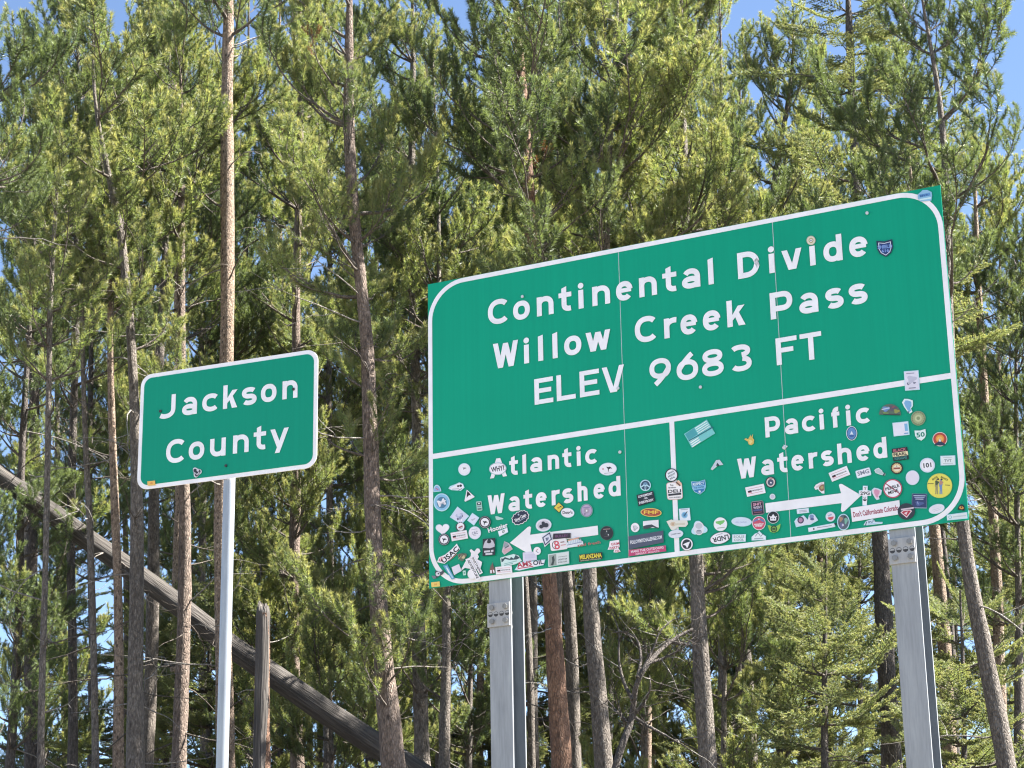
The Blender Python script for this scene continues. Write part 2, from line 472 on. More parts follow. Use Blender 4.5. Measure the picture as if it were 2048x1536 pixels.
M_alu = metal('aluminium', (0.5, 0.51, 0.52), (0.62, 0.63, 0.64), 0.5, 0.3)

def disc_slab(cx, cz, r, y0, y1, n=12, ph=0.0):
    a = np.linspace(0, 2 * np.pi, n, endpoint=False) + ph
    return slab(np.stack([cx + r * np.cos(a), cz + r * np.sin(a)], 1), y0, y1)

# ---- the big sign
BIG = SignPlane((0.90025, 11.12249, 5.17735), math.radians(-25.897), 1.70)
W2, ZB, ZT = 3.083 / 2, 5.17735 - 0.915 - 1.70, 5.17735 + 0.915 - 1.70
big = thing('highway_sign', 'large green continental divide sign covered in stickers on two steel posts', 'road sign', BIG.base, BIG.yaw)
seams = [(BIG.uv(1238, 502)[0] + BIG.uv(1257, 1130)[0]) / 2, (BIG.uv(1545, 446)[0] + BIG.uv(1582, 1082)[0]) / 2]
ed = [-W2, seams[0], seams[1], W2]
for k in range(3):
    a = ed[k] + (0.0016 if k else 0); b = ed[k + 1] - (0.0016 if k < 2 else 0)
    V, F = box_vf(a, b, 0.0, 0.004, ZB, ZT)
    part('panel', mesh_py('panel', V, F, [M_green]), big)
for sx in seams:
    V, F = box_vf(sx - 0.0013, sx + 0.0013, -0.0006, 0.008, ZB + 0.01, ZT - 0.01)
    part('joint_strip', mesh_py('joint_strip', V, F, [M_alu]), big)
BR = 0.235; bw = 0.027
V, F = ring(rrect(-W2 + .002, W2 - .002, ZB + .002, ZT - .002, BR, 14), rrect(-W2 + .002 + bw, W2 - .002 - bw, ZB + .002 + bw, ZT - .002 - bw, BR - bw, 14), -0.002)
part('border', mesh_py('border', V, F, [M_white]), big)
zl = BIG.uv(863, 913)[1]; zr = BIG.uv(1898, 753)[1]; zd = (zl + zr) / 2
V, F = slab([(-W2 + bw, zd - .0155), (W2 - bw, zd - .0155), (W2 - bw, zd + .0155), (-W2 + bw, zd + .0155)], -0.0026, -0.0022)
part('divider', mesh_py('divider', V, F, [M_white]), big)
ud = (BIG.uv(1343, 870)[0] + BIG.uv(1356, 1090)[0]) / 2
V, F = slab([(ud - .014, ZB + bw), (ud + .014, ZB + bw), (ud + .014, zd - .0155), (ud - .014, zd - .0155)], -0.0026, -0.0022)
part('divider', mesh_py('divider', V, F, [M_white]), big)
z2 = lambda s: [(c, 840 + a / 3.2, 840 + b / 3.2) for c, a, b in s]
z3 = lambda s: [(c, 1380 + a / 3.2, 1380 + b / 3.2) for c, a, b in s]
text_line(BIG, big, z2([('C', 437, 560), ('o', 598, 705), ('n', 750, 857), ('t', 890, 972), ('i', 1013, 1052), ('n', 1105, 1218), ('e', 1257, 1363), ('n', 1405, 1518), ('t', 1555, 1645), ('a', 1680, 1795)])
          + z3([('l', 115, 157), ('D', 308, 448), ('i', 503, 548), ('v', 590, 720), ('i', 765, 808), ('d', 857, 977), ('e', 1022, 1140)]), (996, 648.5), (1719, 514), .152, .205, M_white)
text_line(BIG, big, z2([('W', 470, 632), ('i', 665, 703), ('l', 757, 792), ('l', 848, 885), ('o', 925, 1035), ('w', 1063, 1222), ('C', 1378, 1510), ('r', 1565, 1647), ('e', 1670, 1778)])
          + z3([('e', 85, 198), ('k', 240, 355), ('P', 517, 660), ('a', 703, 822), ('s', 870, 985), ('s', 1020, 1138)]), (1012, 734.5), (1717, 609), .152, .205, M_white)
text_line(BIG, big, z2([('E', 735, 855), ('L', 877, 998), ('E', 1025, 1150), ('V', 1168, 1312), ('9', 1472, 1610), ('6', 1645, 1783)])
          + z3([('8', 80, 218), ('3', 260, 397), ('F', 555, 690), ('T', 710, 848)]), (1075, 809.5), (1626, 719.5), .152, .19, M_white)
zA = lambda s: [(c, 850 + a / 4.389, 850 + b / 4.389) for c, a, b in s]
zB_ = lambda s: [(c, 1080 + a / 4.389, 1080 + b / 4.389) for c, a, b in s]
zC = lambda s: [(c, 1320 + a / 4.043, 1320 + b / 4.043) for c, a, b in s]
zD = lambda s: [(c, 1560 + a / 4.268, 1560 + b / 4.268) for c, a, b in s]
text_line(BIG, big, zA([('A', 573, 722), ('t', 743, 820), ('l', 860, 890), ('a', 928, 1030), ('n', 1080, 1180)]) + zB_([('t', 200, 280), ('i', 325, 360), ('c', 400, 500)]), (984, 957), (1182, 928.5), .112, .21, M_white)
text_line(BIG, big, zA([('W', 553, 705), ('a', 737, 833), ('t', 868, 945), ('e', 975, 1072)]) + zB_([('r', 105, 180), ('s', 200, 295), ('h', 333, 420), ('e', 473, 572), ('d', 605, 710)]), (984, 1029), (1237, 992), .112, .21, M_white)
text_line(BIG, big, zC([('P', 853, 975)]) + zD([('a', 45, 155), ('c', 190, 300), ('i', 335, 382), ('f', 443, 512), ('i', 563, 610), ('c', 650, 765)]), (1536, 875), (1726, 847.5), .112, .21, M_white)
text_line(BIG, big, zC([('W', 630, 785), ('a', 822, 922), ('t', 953, 1035)]) + zD([('e', 100, 208), ('r', 247, 328), ('s', 355, 460), ('h', 495, 613), ('e', 655, 768), ('d', 800, 915)]), (1486, 957.5), (1769, 916), .112, .21, M_white)
def plane_poly(sp, pts, y): return [(u, y, z) for u, z in (sp.uv(*p) for p in pts)]
for nm, pts in (('left', [(1020.3, 1086), (1056, 1054.5), (1060, 1052.8), (1062.8, 1055), (1060.8, 1069.8), (1196, 1051.5), (1197, 1070), (1061.2, 1088.9), (1064.8, 1106), (1062.6, 1109), (1057, 1107.5)]),
                ('right', [(1531, 1007), (1682.6, 986.7), (1678.2, 971), (1679.6, 968.3), (1684, 968), (1723, 991), (1690, 1022), (1685, 1024.5), (1682.2, 1022), (1683.6, 1006.5), (1532.5, 1025.8)])):
    V = plane_poly(BIG, pts, -0.0035)
    part('arrow', mesh_py('arrow', V, [tuple(range(len(V)))], [M_white]), big)
# posts: rolled steel sections behind the panel, each with a breakaway fuse plate
def big_post(u, top, plate_z, w=0.134, dep=0.165):
    h = w / 2; t = 0.011; y0 = 0.012
    sec = [(-h, 0), (h, 0), (h, t), (t / 2, t), (t / 2, dep - t), (h, dep - t), (h, dep), (-h, dep), (-h, dep - t), (-t / 2, dep - t), (-t / 2, t), (-h, t)]
    n = len(sec); V = []; zs_ = [-0.4, 0.6, 1.4, plate_z - 0.005, plate_z + 0.002, top]
    for z in zs_:
        for x, y in sec: V.append((u + x, y0 + y, z))
    F = [(k * n + i, k * n + (i + 1) % n, (k + 1) * n + (i + 1) % n, (k + 1) * n + i) for k in range(len(zs_) - 1) for i in range(n)]
    F += [tuple((len(zs_) - 1) * n + i for i in range(n))]
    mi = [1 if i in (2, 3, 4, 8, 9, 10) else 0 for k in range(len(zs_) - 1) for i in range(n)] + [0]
    p = part('post', mesh_py('post', V, F, [M_galv, M_galv_shaded], mi), big)
    zc = plate_z
    V, F = slab([(u - h - .006, zc - .066), (u + h - .004, zc - .066), (u + h - .004, zc + .066), (u - h - .006, zc + .066)], y0 - .014, y0 - .001)
    pl = part('fuse_plate', mesh_py('fuse_plate', V, F, [M_galv_dk]), p)
    for i in range(4):
        cx = u - h + .014 + i * .0345
        V, F = disc_slab(cx, zc + .004, .0142, y0 - .0145, y0 - .0142, 16)
        part('plate_hole', mesh_py('plate_hole', V, F, [M_dark]), p)
        a = np.radians(np.linspace(8, 172, 9))
        V, F = slab(np.stack([cx + .0125 * np.cos(a), zc + .003 + .0125 * np.sin(a)], 1), y0 - .0155, y0 - .0146)
        part('hole_rim', mesh_py('hole_rim', V, F, [M_galv_dk]), p)
    for bx in (-.042, .040):
        for bz in (.041, -.036):
            V, F = disc_slab(u + bx, zc + bz, .0155, y0 - .026, y0 - .0141, 6, .3)
            part('bolt', mesh_py('bolt', V, F, [M_bolt]), p)
            V, F = disc_slab(u + bx, zc + bz, .0185, y0 - .0168, y0 - .0141, 16)
            part('washer', mesh_py('washer', V, F, [M_galv_dk]), p)
    for bz in (.03, -.05):                                # hinge bolts on the web side
        x = u + t / 2
        a = np.linspace(0, 2 * np.pi, 8, endpoint=False)
        c = [(y0 + .1 + .012 * math.cos(q), zc + bz + .012 * math.sin(q)) for q in a]
        V = [(x, p_[0], p_[1]) for p_ in c] + [(x + .016, p_[0], p_[1]) for p_ in c]
        F = [tuple(range(8, 16))] + [(i, (i + 1) % 8, (i + 1) % 8 + 8, i + 8) for i in range(8)]
        part('bolt', mesh_py('web_bolt', V, F, [M_bolt]), p)
    return p
uL = (BIG.uv(975, 1300)[0] + BIG.uv(1024, 1300)[0]) / 2; uR = (BIG.uv(1789, 1280)[0] + BIG.uv(1849, 1280)[0]) / 2
big_post(uL, ZT - .2, BIG.uv(998, 1229)[1]); big_post(uR, ZT - .2, BIG.uv(1804, 1101)[1])
for zz in (ZB + .25, ZB + .95, ZT - .25):
    V, F = box_vf(-W2 + .05, W2 - .05, 0.0082, 0.0118, zz - .03, zz + .03)
    part('stiffener', mesh_py('stiffener', V, F, [M_alu]), big)
for px, py in ((1046, 594), (1735, 427), (1402, 775), (1569, 896), (1237, 777), (1241, 905)):
    u, z = BIG.uv(px, py); V, F = disc_slab(u, z, .009, -.011, -.005, 8)
    part('rivet', mesh_py('rivet', V, F, [M_alu]), big)

# ---- the small sign
SML = SignPlane((-1.42841, 10.19815, 4.77865), math.radians(-21.547), 1.62)
w2, sb, st = 1.010 / 2, 4.77865 - .305 - 1.62, 4.77865 + .305 - 1.62
sml = thing('county_sign', 'small green county name sign with white border on a slim round post', 'road sign', SML.base, SML.yaw)
V, F = slab(rrect(-w2, w2, sb, st, .062), 0.0, 0.004)
part('panel', mesh_py('panel', V, F, [M_white]), sml)
V, F = slab(rrect(-w2 + .021, w2 - .021, sb + .021, st - .021, .045), -0.0016, -0.0004)
part('green_field', mesh_py('green_field', V, F, [M_green2]), sml)
zS = lambda s: [(c, 250 + a / 4.8, 250 + b / 4.8) for c, a, b in s]
text_line(SML, sml, zS([('J', 322, 487), ('a', 555, 695), ('c', 745, 890), ('k', 945, 1083), ('s', 1125, 1268), ('o', 1308, 1458), ('n', 1515, 1660)]), (345, 835.5), (583, 797), .124, .195, M_white)
text_line(SML, sml, zS([('C', 397, 568), ('o', 615, 765), ('u', 820, 970), ('n', 1040, 1192), ('t', 1238, 1357), ('y', 1397, 1575)]), (352, 926), (482, 906), .124, .195, M_white)
up = (SML.uv(458, 1040, .034)[0] + SML.uv(445, 1430, .034)[0]) / 2
V, F = tube([(up, .036, -.4), (up, .036, 1.0), (up, .036, 2.2), (up, .036, st - .03)], [.0292] * 4, 20)
part('post', mesh_np('post', V, F, [metal('post_zinc', (0.24, 0.265, 0.30), (0.35, 0.38, 0.42), 0.42, 0.3)], smooth=True), sml)
for px, py in ((453, 932), (588, 779), (322, 823)):
    u, z = SML.uv(px, py); V, F = disc_slab(u, z, .0075, -.009, -.005, 8)
    part('bolt', mesh_py('bolt', V, F, [M_dark]), sml)
# ------------------------------------------------------------------ stickers on the signs (drawn in picture points, laid on the sign face)
_txt = {}
def text_mesh(s):
    if s in _txt: return _txt[s]
    cu = bpy.data.curves.new('t', 'FONT'); cu.body = s; cu.resolution_u = 2; cu.offset = 0.03; cu.align_x = 'CENTER'
    o = bpy.data.objects.new('t', cu); scene.collection.objects.link(o)
    dg = bpy.context.evaluated_depsgraph_get()
    me = bpy.data.meshes.new_from_object(o.evaluated_get(dg))
    V = np.array([v.co[:2] for v in me.vertices]); F = [tuple(p.vertices) for p in me.polygons]
    bpy.data.objects.remove(o); bpy.data.curves.remove(cu); bpy.data.meshes.remove(me)
    V = (V - (V.min(0) + V.max(0)) / 2) / (V.max(0) - V.min(0))
    _txt[s] = (V, F)
    return _txt[s]
def shp(kind, w=1.0, h=1.0):
    c = lambda n, a0=0, a1=360: [(w / 2 * math.cos(math.radians(a)), h / 2 * math.sin(math.radians(a))) for a in np.linspace(a0, a1, n, endpoint=(a1 - a0) < 360)]
    if kind == 'oval': return c(28)
    if kind == 'rect': return [(-w / 2, -h / 2), (w / 2, -h / 2), (w / 2, h / 2), (-w / 2, h / 2)]
    if kind == 'round':
        r = min(w, h) * .16
        return [tuple(p) for p in rrect(-w / 2, w / 2, -h / 2, h / 2, r, 4)]
    if kind == 'diamond': return [(0, -h / 2), (w / 2, 0), (0, h / 2), (-w / 2, 0)]
    if kind == 'tri': return [(-w / 2, -h / 2), (w / 2, -h / 2), (0, h / 2)]
    if kind == 'dome': return [(w / 2 * math.cos(a), -h / 2 + h * math.sin(a)) for a in np.linspace(0, math.pi, 14)]
    if kind == 'gear': return [(w / 2 * (1 if k % 2 else .86) * math.cos(k * math.pi / 16), h / 2 * (1 if k % 2 else .86) * math.sin(k * math.pi / 16)) for k in range(32)]
    if kind == 'wavy': return [(w / 2 * (1 + .07 * math.sin(k * 2.2)) * math.cos(k * math.pi / 18) , h / 2 * (1 + .07 * math.sin(k * 2.2)) * np.sign(math.sin(k * math.pi / 18)) * abs(math.sin(k * math.pi / 18)) ** .7) for k in range(36)]
    if kind == 'heart': return [(w * .0312 * 16 * math.sin(t) ** 3, h * .032 * (13 * math.cos(t) - 5 * math.cos(2 * t) - 2 * math.cos(3 * t) - math.cos(4 * t)) + h * .08) for t in np.linspace(2 * math.pi, 0, 30, endpoint=False)]
    if kind == 'shield': return [(w * x, h * y) for x, y in ((-.5, .5), (0, .42), (.5, .5), (.5, 0), (.36, -.28), (0, -.5), (-.36, -.28), (-.5, 0))][::-1]
    if kind == 'mount': return [(w * x, h * y) for x, y in ((-.5, -.5), (.5, -.5), (.5, -.1), (.22, .2), (.05, .5), (-.08, .3), (-.25, .22), (-.5, -.12))]
    if kind == 'blob': return [(w / 2 * (.82 + .18 * math.sin(3 * a + 1)) * math.cos(a), h / 2 * (.82 + .18 * math.sin(3 * a + 1)) * math.sin(a)) for a in np.linspace(0, 2 * math.pi, 26, endpoint=False)]
    if kind == 'cross': return [(w * x, h * y) for x, y in ((-.18, -.5), (.18, -.5), (.2, .0), (.5, .0), (.5, .25), (.2, .28), (.2, .5), (-.2, .5), (-.2, .28), (-.5, .25), (-.5, .0), (-.2, .0))]
    if kind == 'fig': return [(w * x, h * y) for x, y in ((-.22, -.5), (-.05, -.5), (0, -.12), (.08, -.5), (.24, -.5), (.2, .08), (.3, .1), (.24, .3), (.12, .34), (.13, .5), (-.1, .5), (-.1, .34), (-.26, .28), (-.3, .0), (-.2, .0))]
    if kind == 'dog': return [(w * x, h * y) for x, y in ((-.5, .5), (-.38, .3), (-.05, .2), (.2, .28), (.5, .02), (.42, -.08), (.22, .02), (.2, -.1), (.02, -.05), (-.1, -.5), (-.18, -.5), (-.17, -.05), (-.3, .12))]
    if kind == 'state': return [(w * x, h * y) for x, y in ((-.25, .5), (.1, .45), (.5, .3), (.42, -.05), (.2, -.2), (.28, -.42), (0, -.5), (-.2, -.3), (-.4, .0), (-.5, .3))]
    return list(kind)
_placed = []; _lv = []
def sticker(sp, root, label, kind, cx, cy, w, h, ang, col, *prints, name='sticker'):
    """kind: a shape name, or a list of picture points; prints: (shape, dx, dy, w, h, ang, colour) or ('text', string, dx, dy, w, h, ang, colour)"""
    A = math.radians(ang); ca, sa = math.cos(A), math.sin(A)
    def to_plane(P, dx=0, dy=0, a=0):
        a = math.radians(a); c, s = math.cos(a), math.sin(a); out = []
        for x, y in P:
            x, y = x * c - y * s + dx, x * s + y * c + dy
            x, y = x * ca - y * sa, x * sa + y * ca
            out.append(sp.uv(cx + x, cy - y))
        return out
    r = max(w, h) / 2; lv = 0
    for (x, y, q, l, pl) in _placed:
        if pl is sp and math.hypot(x - cx, y - cy) < (q + r) * .98: lv = max(lv, l + 1)
    _placed.append((cx, cy, r, lv, sp))
    y0 = -0.0065 - lv * 0.0012
    V, F, MI, mats = [], [], [], []
    def lay(P, k, colour, faces=None):
        m = flat(colour)
        if m not in mats: mats.append(m)
        n = len(V); V.extend((u, y0 - k * 0.00012, z) for u, z in P)
        for f in (faces or [tuple(range(len(P)))]):
            F.append(tuple(i + n for i in f)); MI.append(mats.index(m))
    if col:
        if isinstance(kind, list): lay([sp.uv(*p) for p in kind], 0, col)
        else: lay(to_plane(shp(kind, w, h)), 0, col)
    k = 1; texts = []
    for p in prints:
        if p[0] == 'text':
            texts.append((p, k))
        elif isinstance(p[0], list):
            lay([sp.uv(*q) for q in p[0]], k, p[1])
        else:
            lay(to_plane(shp(p[0], p[3], p[4]), p[1], p[2], p[5]), k, p[6])
        k += 1
    o = None
    if V: o = part(name, mesh_py(name, V, F, mats, MI), root, label)
    for (p, k) in texts:
        _, s, dx, dy, tw, th, ta, tc = p
        tv, tf = text_mesh(s)
        P = to_plane([(x * tw, y * th) for x, y in tv], dx, dy, ta)
        me = mesh_py('lettering', [(u, y0 - k * 0.00012, z) for u, z in P], tf, [flat(tc)])
        if o is None: o = part(name, me, root, label)
        else: part('lettering', me, o)
    return o
def zz(x0, y0, s, P): return [(x0 + x / s, y0 + y / s) for x, y in P]
za1 = lambda P: zz(855, 930, 10.24, P); za2 = lambda P: zz(855, 1060, 12.8, P); za3 = lambda P: zz(970, 1000, 10.24, P)
za4 = lambda P: zz(1080, 1000, 10.24, P); za5 = lambda P: zz(1250, 930, 7.68, P); zj = lambda P: zz(1580, 920, 9.6, P); zk = lambda P: zz(1700, 920, 8.533, P)
zc_ = lambda P: zz(1320, 740, 4.043, P); z5 = lambda P: zz(1720, 720, 4.267, P); zi = lambda P: zz(1390, 940, 9.035, P)
S = lambda *a: sticker(BIG, big, *a)
WH, LB, BK, NV, GY, RD = 'f4f1f8', 'bfe6f5', '15161a', '1b2240', '8d8fa0', 'c2475c'
def mid(P): P = np.array(P); return P[:, 0].mean(), P[:, 1].mean(), np.ptp(P[:, 0]), np.ptp(P[:, 1])
def SP(label, P, col, *pr):
    cx, cy, w, h = mid(P); return S(label, P, cx, cy, w, h, 0, col, *pr)
T = lambda s, dx, dy, w, h, a=0, c=BK: ('text', s, dx, dy, w, h, a, c)
# Atlantic side
S('round white sticker with a tiny black dog', 'oval', 929.7, 939.3, 24.5, 25, 0, LB, ('oval', 0, 0, 22, 22.5, 0, WH), ('oval', 0, 0, 19, 19.5, 0, 'ded8e6'), ('oval', 0, 0, 18, 18.5, 0, WH), ('dog', 0, 2, 8, 6, 0, BK))
S('white oval sticker reading WHY?', 'oval', 996.5, 938, 35, 25, 4, LB, ('oval', 0, 0, 33.5, 23.5, 0, '55565c'), ('oval', 0, 0, 32.5, 22.5, 0, WH), T('WHY?', 0, 0, 27, 10.5, 6))
S('white oval sticker with a black moose', 'oval', 1216.7, 938.7, 35.5, 25.5, 5, LB, ('oval', 0, 0, 33.5, 23.5, 0, WH), ('dog', 2, 1, 12, 13, 0, BK), ('oval', -9.5, 1, 3.4, 4, 0, RD), ('oval', -9.5, 1, 2, 2.4, 0, WH), ('rect', 1, -8, 18, .8, 0, GY))
S('small domed light blue sticker', 'dome', 875, 977, 16, 14, 6, LB, ('dome', 0, -.4, 12.5, 11, 0, '8fb6dd'), ('rect', 0, -1.5, 6, 2, -35, 'd0638a'))
SP('white cut-out sticker shaped like a mountain truck', za1([(440, 490), (470, 440), (600, 390), (660, 360), (740, 390), (770, 470), (690, 535), (500, 520)]), LB, (za1([(465, 485), (600, 405), (660, 375), (730, 400), (755, 465), (685, 520), (500, 505)]), WH), ('oval', 3, 1.2, 5, 4, 0, BK), ('oval', 8, 2, 5, 5, 0, BK), ('rect', -2, -4.5, 14, .9, 4, GY), ('rect', 7, -5.5, 8, 1, 30, BK))
SP('white triangle sticker with a black peak', za1([(815, 510), (975, 650), (965, 670), (785, 758), (768, 740)]), WH, (za1([(825, 540), (870, 575), (905, 630), (870, 625), (850, 635), (812, 680), (815, 610)]), BK), ('rect', -1, -6, 14, .8, 25, GY))
S('round blue sticker with a white letter M', 'oval', 884.6, 1005.2, 33, 36, 0, LB, ('oval', 0, 0, 29, 32, 0, '8cc3e6'), ('oval', 0, -.5, 20, 23, 0, '4f7f9f'), T('M', -.5, -.5, 15, 13, 22, WH), ('rect', 3, 2, 11, 2, 20, WH))
S('small grey tag sticker above the letter W', 'round', 959.5, 1012.5, 11, 19, 6, 'a9d5c9', ('rect', 0, 4.5, 8, 5.5, 0, '3d4a4d'), ('rect', 0, 5, 3.5, 2, 0, WH), ('rect', 0, -1, 8, 2, 0, GY), ('rect', 0, -6, 8, 2.6, 0, '4a585a'))
SP('large pale diamond sticker with a pencil drawing', za1([(625, 855), (865, 1050), (705, 1225), (468, 1075)]), LB, (za1([(628, 885), (835, 1052), (700, 1195), (500, 1075)]), 'dcdcf0'), ('blob', 0, 0, 17, 15, 30, 'b7bdd8'), ('oval', -1, 2.5, 7, 6, 0, 'd3d6ea'), ('oval', 2, -3, 6, 5, 20, '8f97bb'), ('blob', -3, -6, 6, 5, 0, '5f6580'), ('oval', 4, -8, 3, 4, 0, WH), ('oval', 6, 0, 2, 4, 0, '5a6076'))
SP('small pale blue diamond sticker', za1([(930, 985), (1075, 1085), (965, 1248), (825, 1140)]), LB, (za1([(932, 1010), (1050, 1090), (962, 1220), (848, 1140)]), 'dcdff2'), ('rect', 0, 0, 9, .8, 20, GY), ('rect', 0, -1.8, 6, .8, 20, GY))
dogring = lambda lab, x, y, d, c: S(lab, 'oval', x, y, d, d * 1.05, 0, c, ('oval', 0, 0, d * .9, d * .94, 0, 'dfe7ec'), ('oval', 0, 0, d * .86, d * .9, 0, c), ('oval', 0, 0, d * .68, d * .7, 0, WH), ('dog', 0, -.5, d * .46, d * .46, 0, c))
dogring('black ring sticker with a standing dog below the letter W', 971.2, 1045.2, 24, BK)
S('plain white heart sticker', 'heart', 886.4, 1060.5, 28, 26, 4, LB, ('heart', 0, 0, 25.5, 23.5, 0, WH))
S('small round white sticker on a dark gear', 'gear', 922.4, 1054.5, 21, 21, 0, '3b4148', ('oval', 0, .5, 15, 16, 0, WH), ('rect', 0, 0, 9, 3, 25, 'a04a55'), ('rect', 1, -3, 8, 1, 25, GY))
def crate(lab, x, y, w, h, a): S(lab, 'rect', x, y, w, h, a, WH, ('rect', 0, h * .26, w * .8, h * .05, 0, 'd89aa5'), ('rect', 0, -h * .26, w * .8, h * .05, 0, 'd89aa5'), ('rect', -w * .30, 0, w * .2, h * .18, 4, BK), ('rect', -w * .30, -h * .12, w * .2, h * .06, 0, RD), T('MOJOJACK', w * .12, -h * .02, w * .56, h * .17, 0, '3a3a42'))
crate('white name sticker left of the round sketch sticker', 920, 1072, 33, 17, 10)
S('round white sticker with grey script', 'oval', 950.7, 1066.2, 25, 26, 0, LB, ('oval', 0, 0, 23, 24, 0, 'ece8f4'), T('C&C', 0, 0, 12, 6, 12, '8b8fa5'), ('rect', 0, -5, 6, .7, 10, GY), ('rect', -1, 7, 12, 1, 10, 'b9bccf'))
dogring('navy ring sticker with a dog under the white heart', 889.4, 1079.5, 23, '18283a')
SP('white racing sticker reading USAC with red stripes', za2([(262, 830), (310, 710), (470, 640), (640, 500), (770, 355), (850, 500), (620, 735), (455, 872)]), WH, (za2([(300, 800), (340, 720), (360, 700), (330, 815)]), RD), (za2([(345, 810), (385, 690), (405, 690), (370, 830)]), RD), (za2([(385, 815), (420, 700), (440, 700), (405, 800)]), RD), T('USAC', 4, 0, 42, 10, 42, BK), ('rect', 10, -5, 20, 1, 40, RD))
S('torn weathered scrap of a brown sticker', 'blob', 926, 1114, 20, 18, 20, '6d6a58', ('blob', 2, -2, 9, 7, 40, 'c9bd92'), ('blob', -4, 3, 8, 3, 60, '3a4a44'), ('rect', -5, 0, 9, 1, 30, 'c2b79a'), ('rect', 4, 5, 8, 1, -40, '2f3a38'), ('rect', 0, -6, 12, 1, 10, '2d8a72'))
SP('white cut-out shape like a cross with rounded arms', za2([(1100, 540), (1140, 498), (1220, 560), (1290, 478), (1350, 490), (1380, 560), (1310, 630), (1340, 700), (1300, 760), (1420, 830), (1400, 930), (1380, 1000), (1100, 1000), (980, 980), (895, 1050), (890, 1010), (990, 830), (1130, 680), (1140, 600)]), WH)
S('plain white half-hidden round sticker at the bottom border', 'oval', 946, 1149, 18, 20, 0, WH)
def strip(lab, P, txt):
    cx, cy, w, h = mid(P); S(lab, P, cx, cy, w, h, 0, WH, *[('rect', *q) for q in ()], T(txt, 0, 0, math.dist(P[0], P[3]) * .86, math.dist(P[0], P[1]) * .55, -math.degrees(math.atan2(P[3][1] - P[0][1], P[3][0] - P[0][0])), BK))
strip('white strip sticker with black letters running downhill, right one', za2([(1120, 710), (1212, 680), (1445, 1105), (1365, 1155)]), 'PARTNERS')
strip('white strip sticker with black letters running downhill, left one', za2([(1000, 765), (1112, 722), (1392, 1262), (1285, 1308)]), 'ADVENTURE')
SP('dark square sticker with a white bull horn drawing', za2([(1440, 240), (1760, 215), (1755, 655), (1435, 682)]), '14222c', (za2([(1465, 390), (1500, 300), (1570, 245), (1545, 330), (1600, 345), (1660, 320), (1640, 245), (1700, 280), (1745, 380), (1740, 440), (1620, 480), (1450, 470)]), 'c9c6d2'), (za2([(1540, 330), (1660, 300), (1640, 345), (1590, 355)]), BK), (za2([(1475, 545), (1630, 530), (1630, 575), (1478, 592)]), 'd5d3de'), (za2([(1655, 525), (1715, 518), (1712, 570), (1655, 575)]), 'd5d3de'), (za2([(1510, 608), (1685, 592), (1685, 640), (1512, 655)]), 'd5d3de'))
SP('narrow sky blue strip sticker at the lower left curve', za2([(415, 920), (530, 890), (722, 1250), (640, 1278)]), '5f9fc8', (za2([(470, 940), (510, 930), (690, 1240), (650, 1250)]), 'a9cfe6'), (za2([(500, 990), (530, 985), (600, 1110), (570, 1120)]), 'e3edf4'))
SP('plain white square sticker near the lower left corner', za2([(648, 970), (840, 885), (908, 1060), (715, 1170)]), 'e6e1f1')
S('tiny pale green tag sticker', 'round', 931.4, 1147, 6, 9.5, 6, 'bfe3da', ('rect', 0, 0, 3, 3, 0, '4b9c86'))
S('black and grey winged badge sticker on the lower left border curve', 'blob', 876.9, 1148.3, 15, 15, 0, '3a3a44', ('oval', 0, 0, 9, 9, 0, 'dcd9e2'), ('oval', 1, .5, 3, 3, 0, BK), ([(864, 1152), (872, 1152), (874, 1157), (868, 1158)], '7b7b88'), ([(881, 1146), (888, 1140), (889, 1146), (884, 1151)], '4a4a55'))
S('yellow inventory tag at the lower left corner', 'rect', 872.2, 1169.2, 17, 10, 6, 'f0cf6a', T('18', 0, 0, 5, 4, 0, 'd98a3a'))
S('small brown campfire shaped sticker', 'mount', 985.5, 1136, 10, 23, 0, '6d5a50', ('tri', 0, -2, 4, 12, 0, '8c4b45'), ('rect', -2.4, -8, 3, 6, 0, WH), ('rect', 3, -7, 2.4, 6, 15, WH))
S('tiny pale cloud sticker', 'blob', 998.5, 1037, 19, 8, -10, 'b8dcd6')
S('white script lettering reading Hoosier', None, 997.3, 1056, 40, 12, 17, None, T('Hoosier', 0, 0, 41, 10, 0, WH))
SP('small white card sticker with a grey oval', za3([(280, 650), (475, 572), (495, 668), (312, 760)]), LB, (za3([(292, 655), (468, 585), (483, 660), (318, 742)]), WH), ('oval', .5, .8, 5, 7, -25, '8e9a98'), ('oval', .5, .8, 2, 4, -25, 'c9d3d1'))
S('navy badge sticker with white script', 'wavy', 1041.6, 1035.8, 35, 25, 30, WH, ('wavy', 0, 0, 32.5, 22.5, 0, NV), T('Silver Clean', 0, 0, 25, 6.5, 0, WH), ('rect', 1, -5, 20, 1, 0, 'b9c4d8'), ('diamond', 0, 7, 4, 5, 0, 'b9c4d8'))
S('white oval sticker with a dark clover', 'oval', 1088.2, 1050.8, 32, 25.5, 10, LB, ('oval', 0, 0, 30, 23.5, 0, 'e9e6f1'), ('oval', 0, 0, 25, 19, 0, 'cfccd9'), ('oval', 0, 4, 7, 7, 0, '262b38'), ('oval', -5, -2, 8, 8, 0, '262b38'), ('oval', 5, -1, 10, 9, 0, '262b38'), ('rect', 0, -1, 6, 7, 0, '262b38'))
SP('white diamond sticker with a navy frame on the left arrow', za3([(1345, 640), (1397, 820), (1235, 972), (1172, 770)]), 'dfe6f0', (za3([(1340, 665), (1385, 815), (1240, 942), (1183, 775)]), '2c3358'), (za3([(1328, 700), (1360, 805), (1250, 905), (1210, 780)]), 'dedff0'), ('blob', 0, 0, 8, 7, 30, '8088a5'), ('rect', -1, -1, 2, 6, 0, '4a5272'))
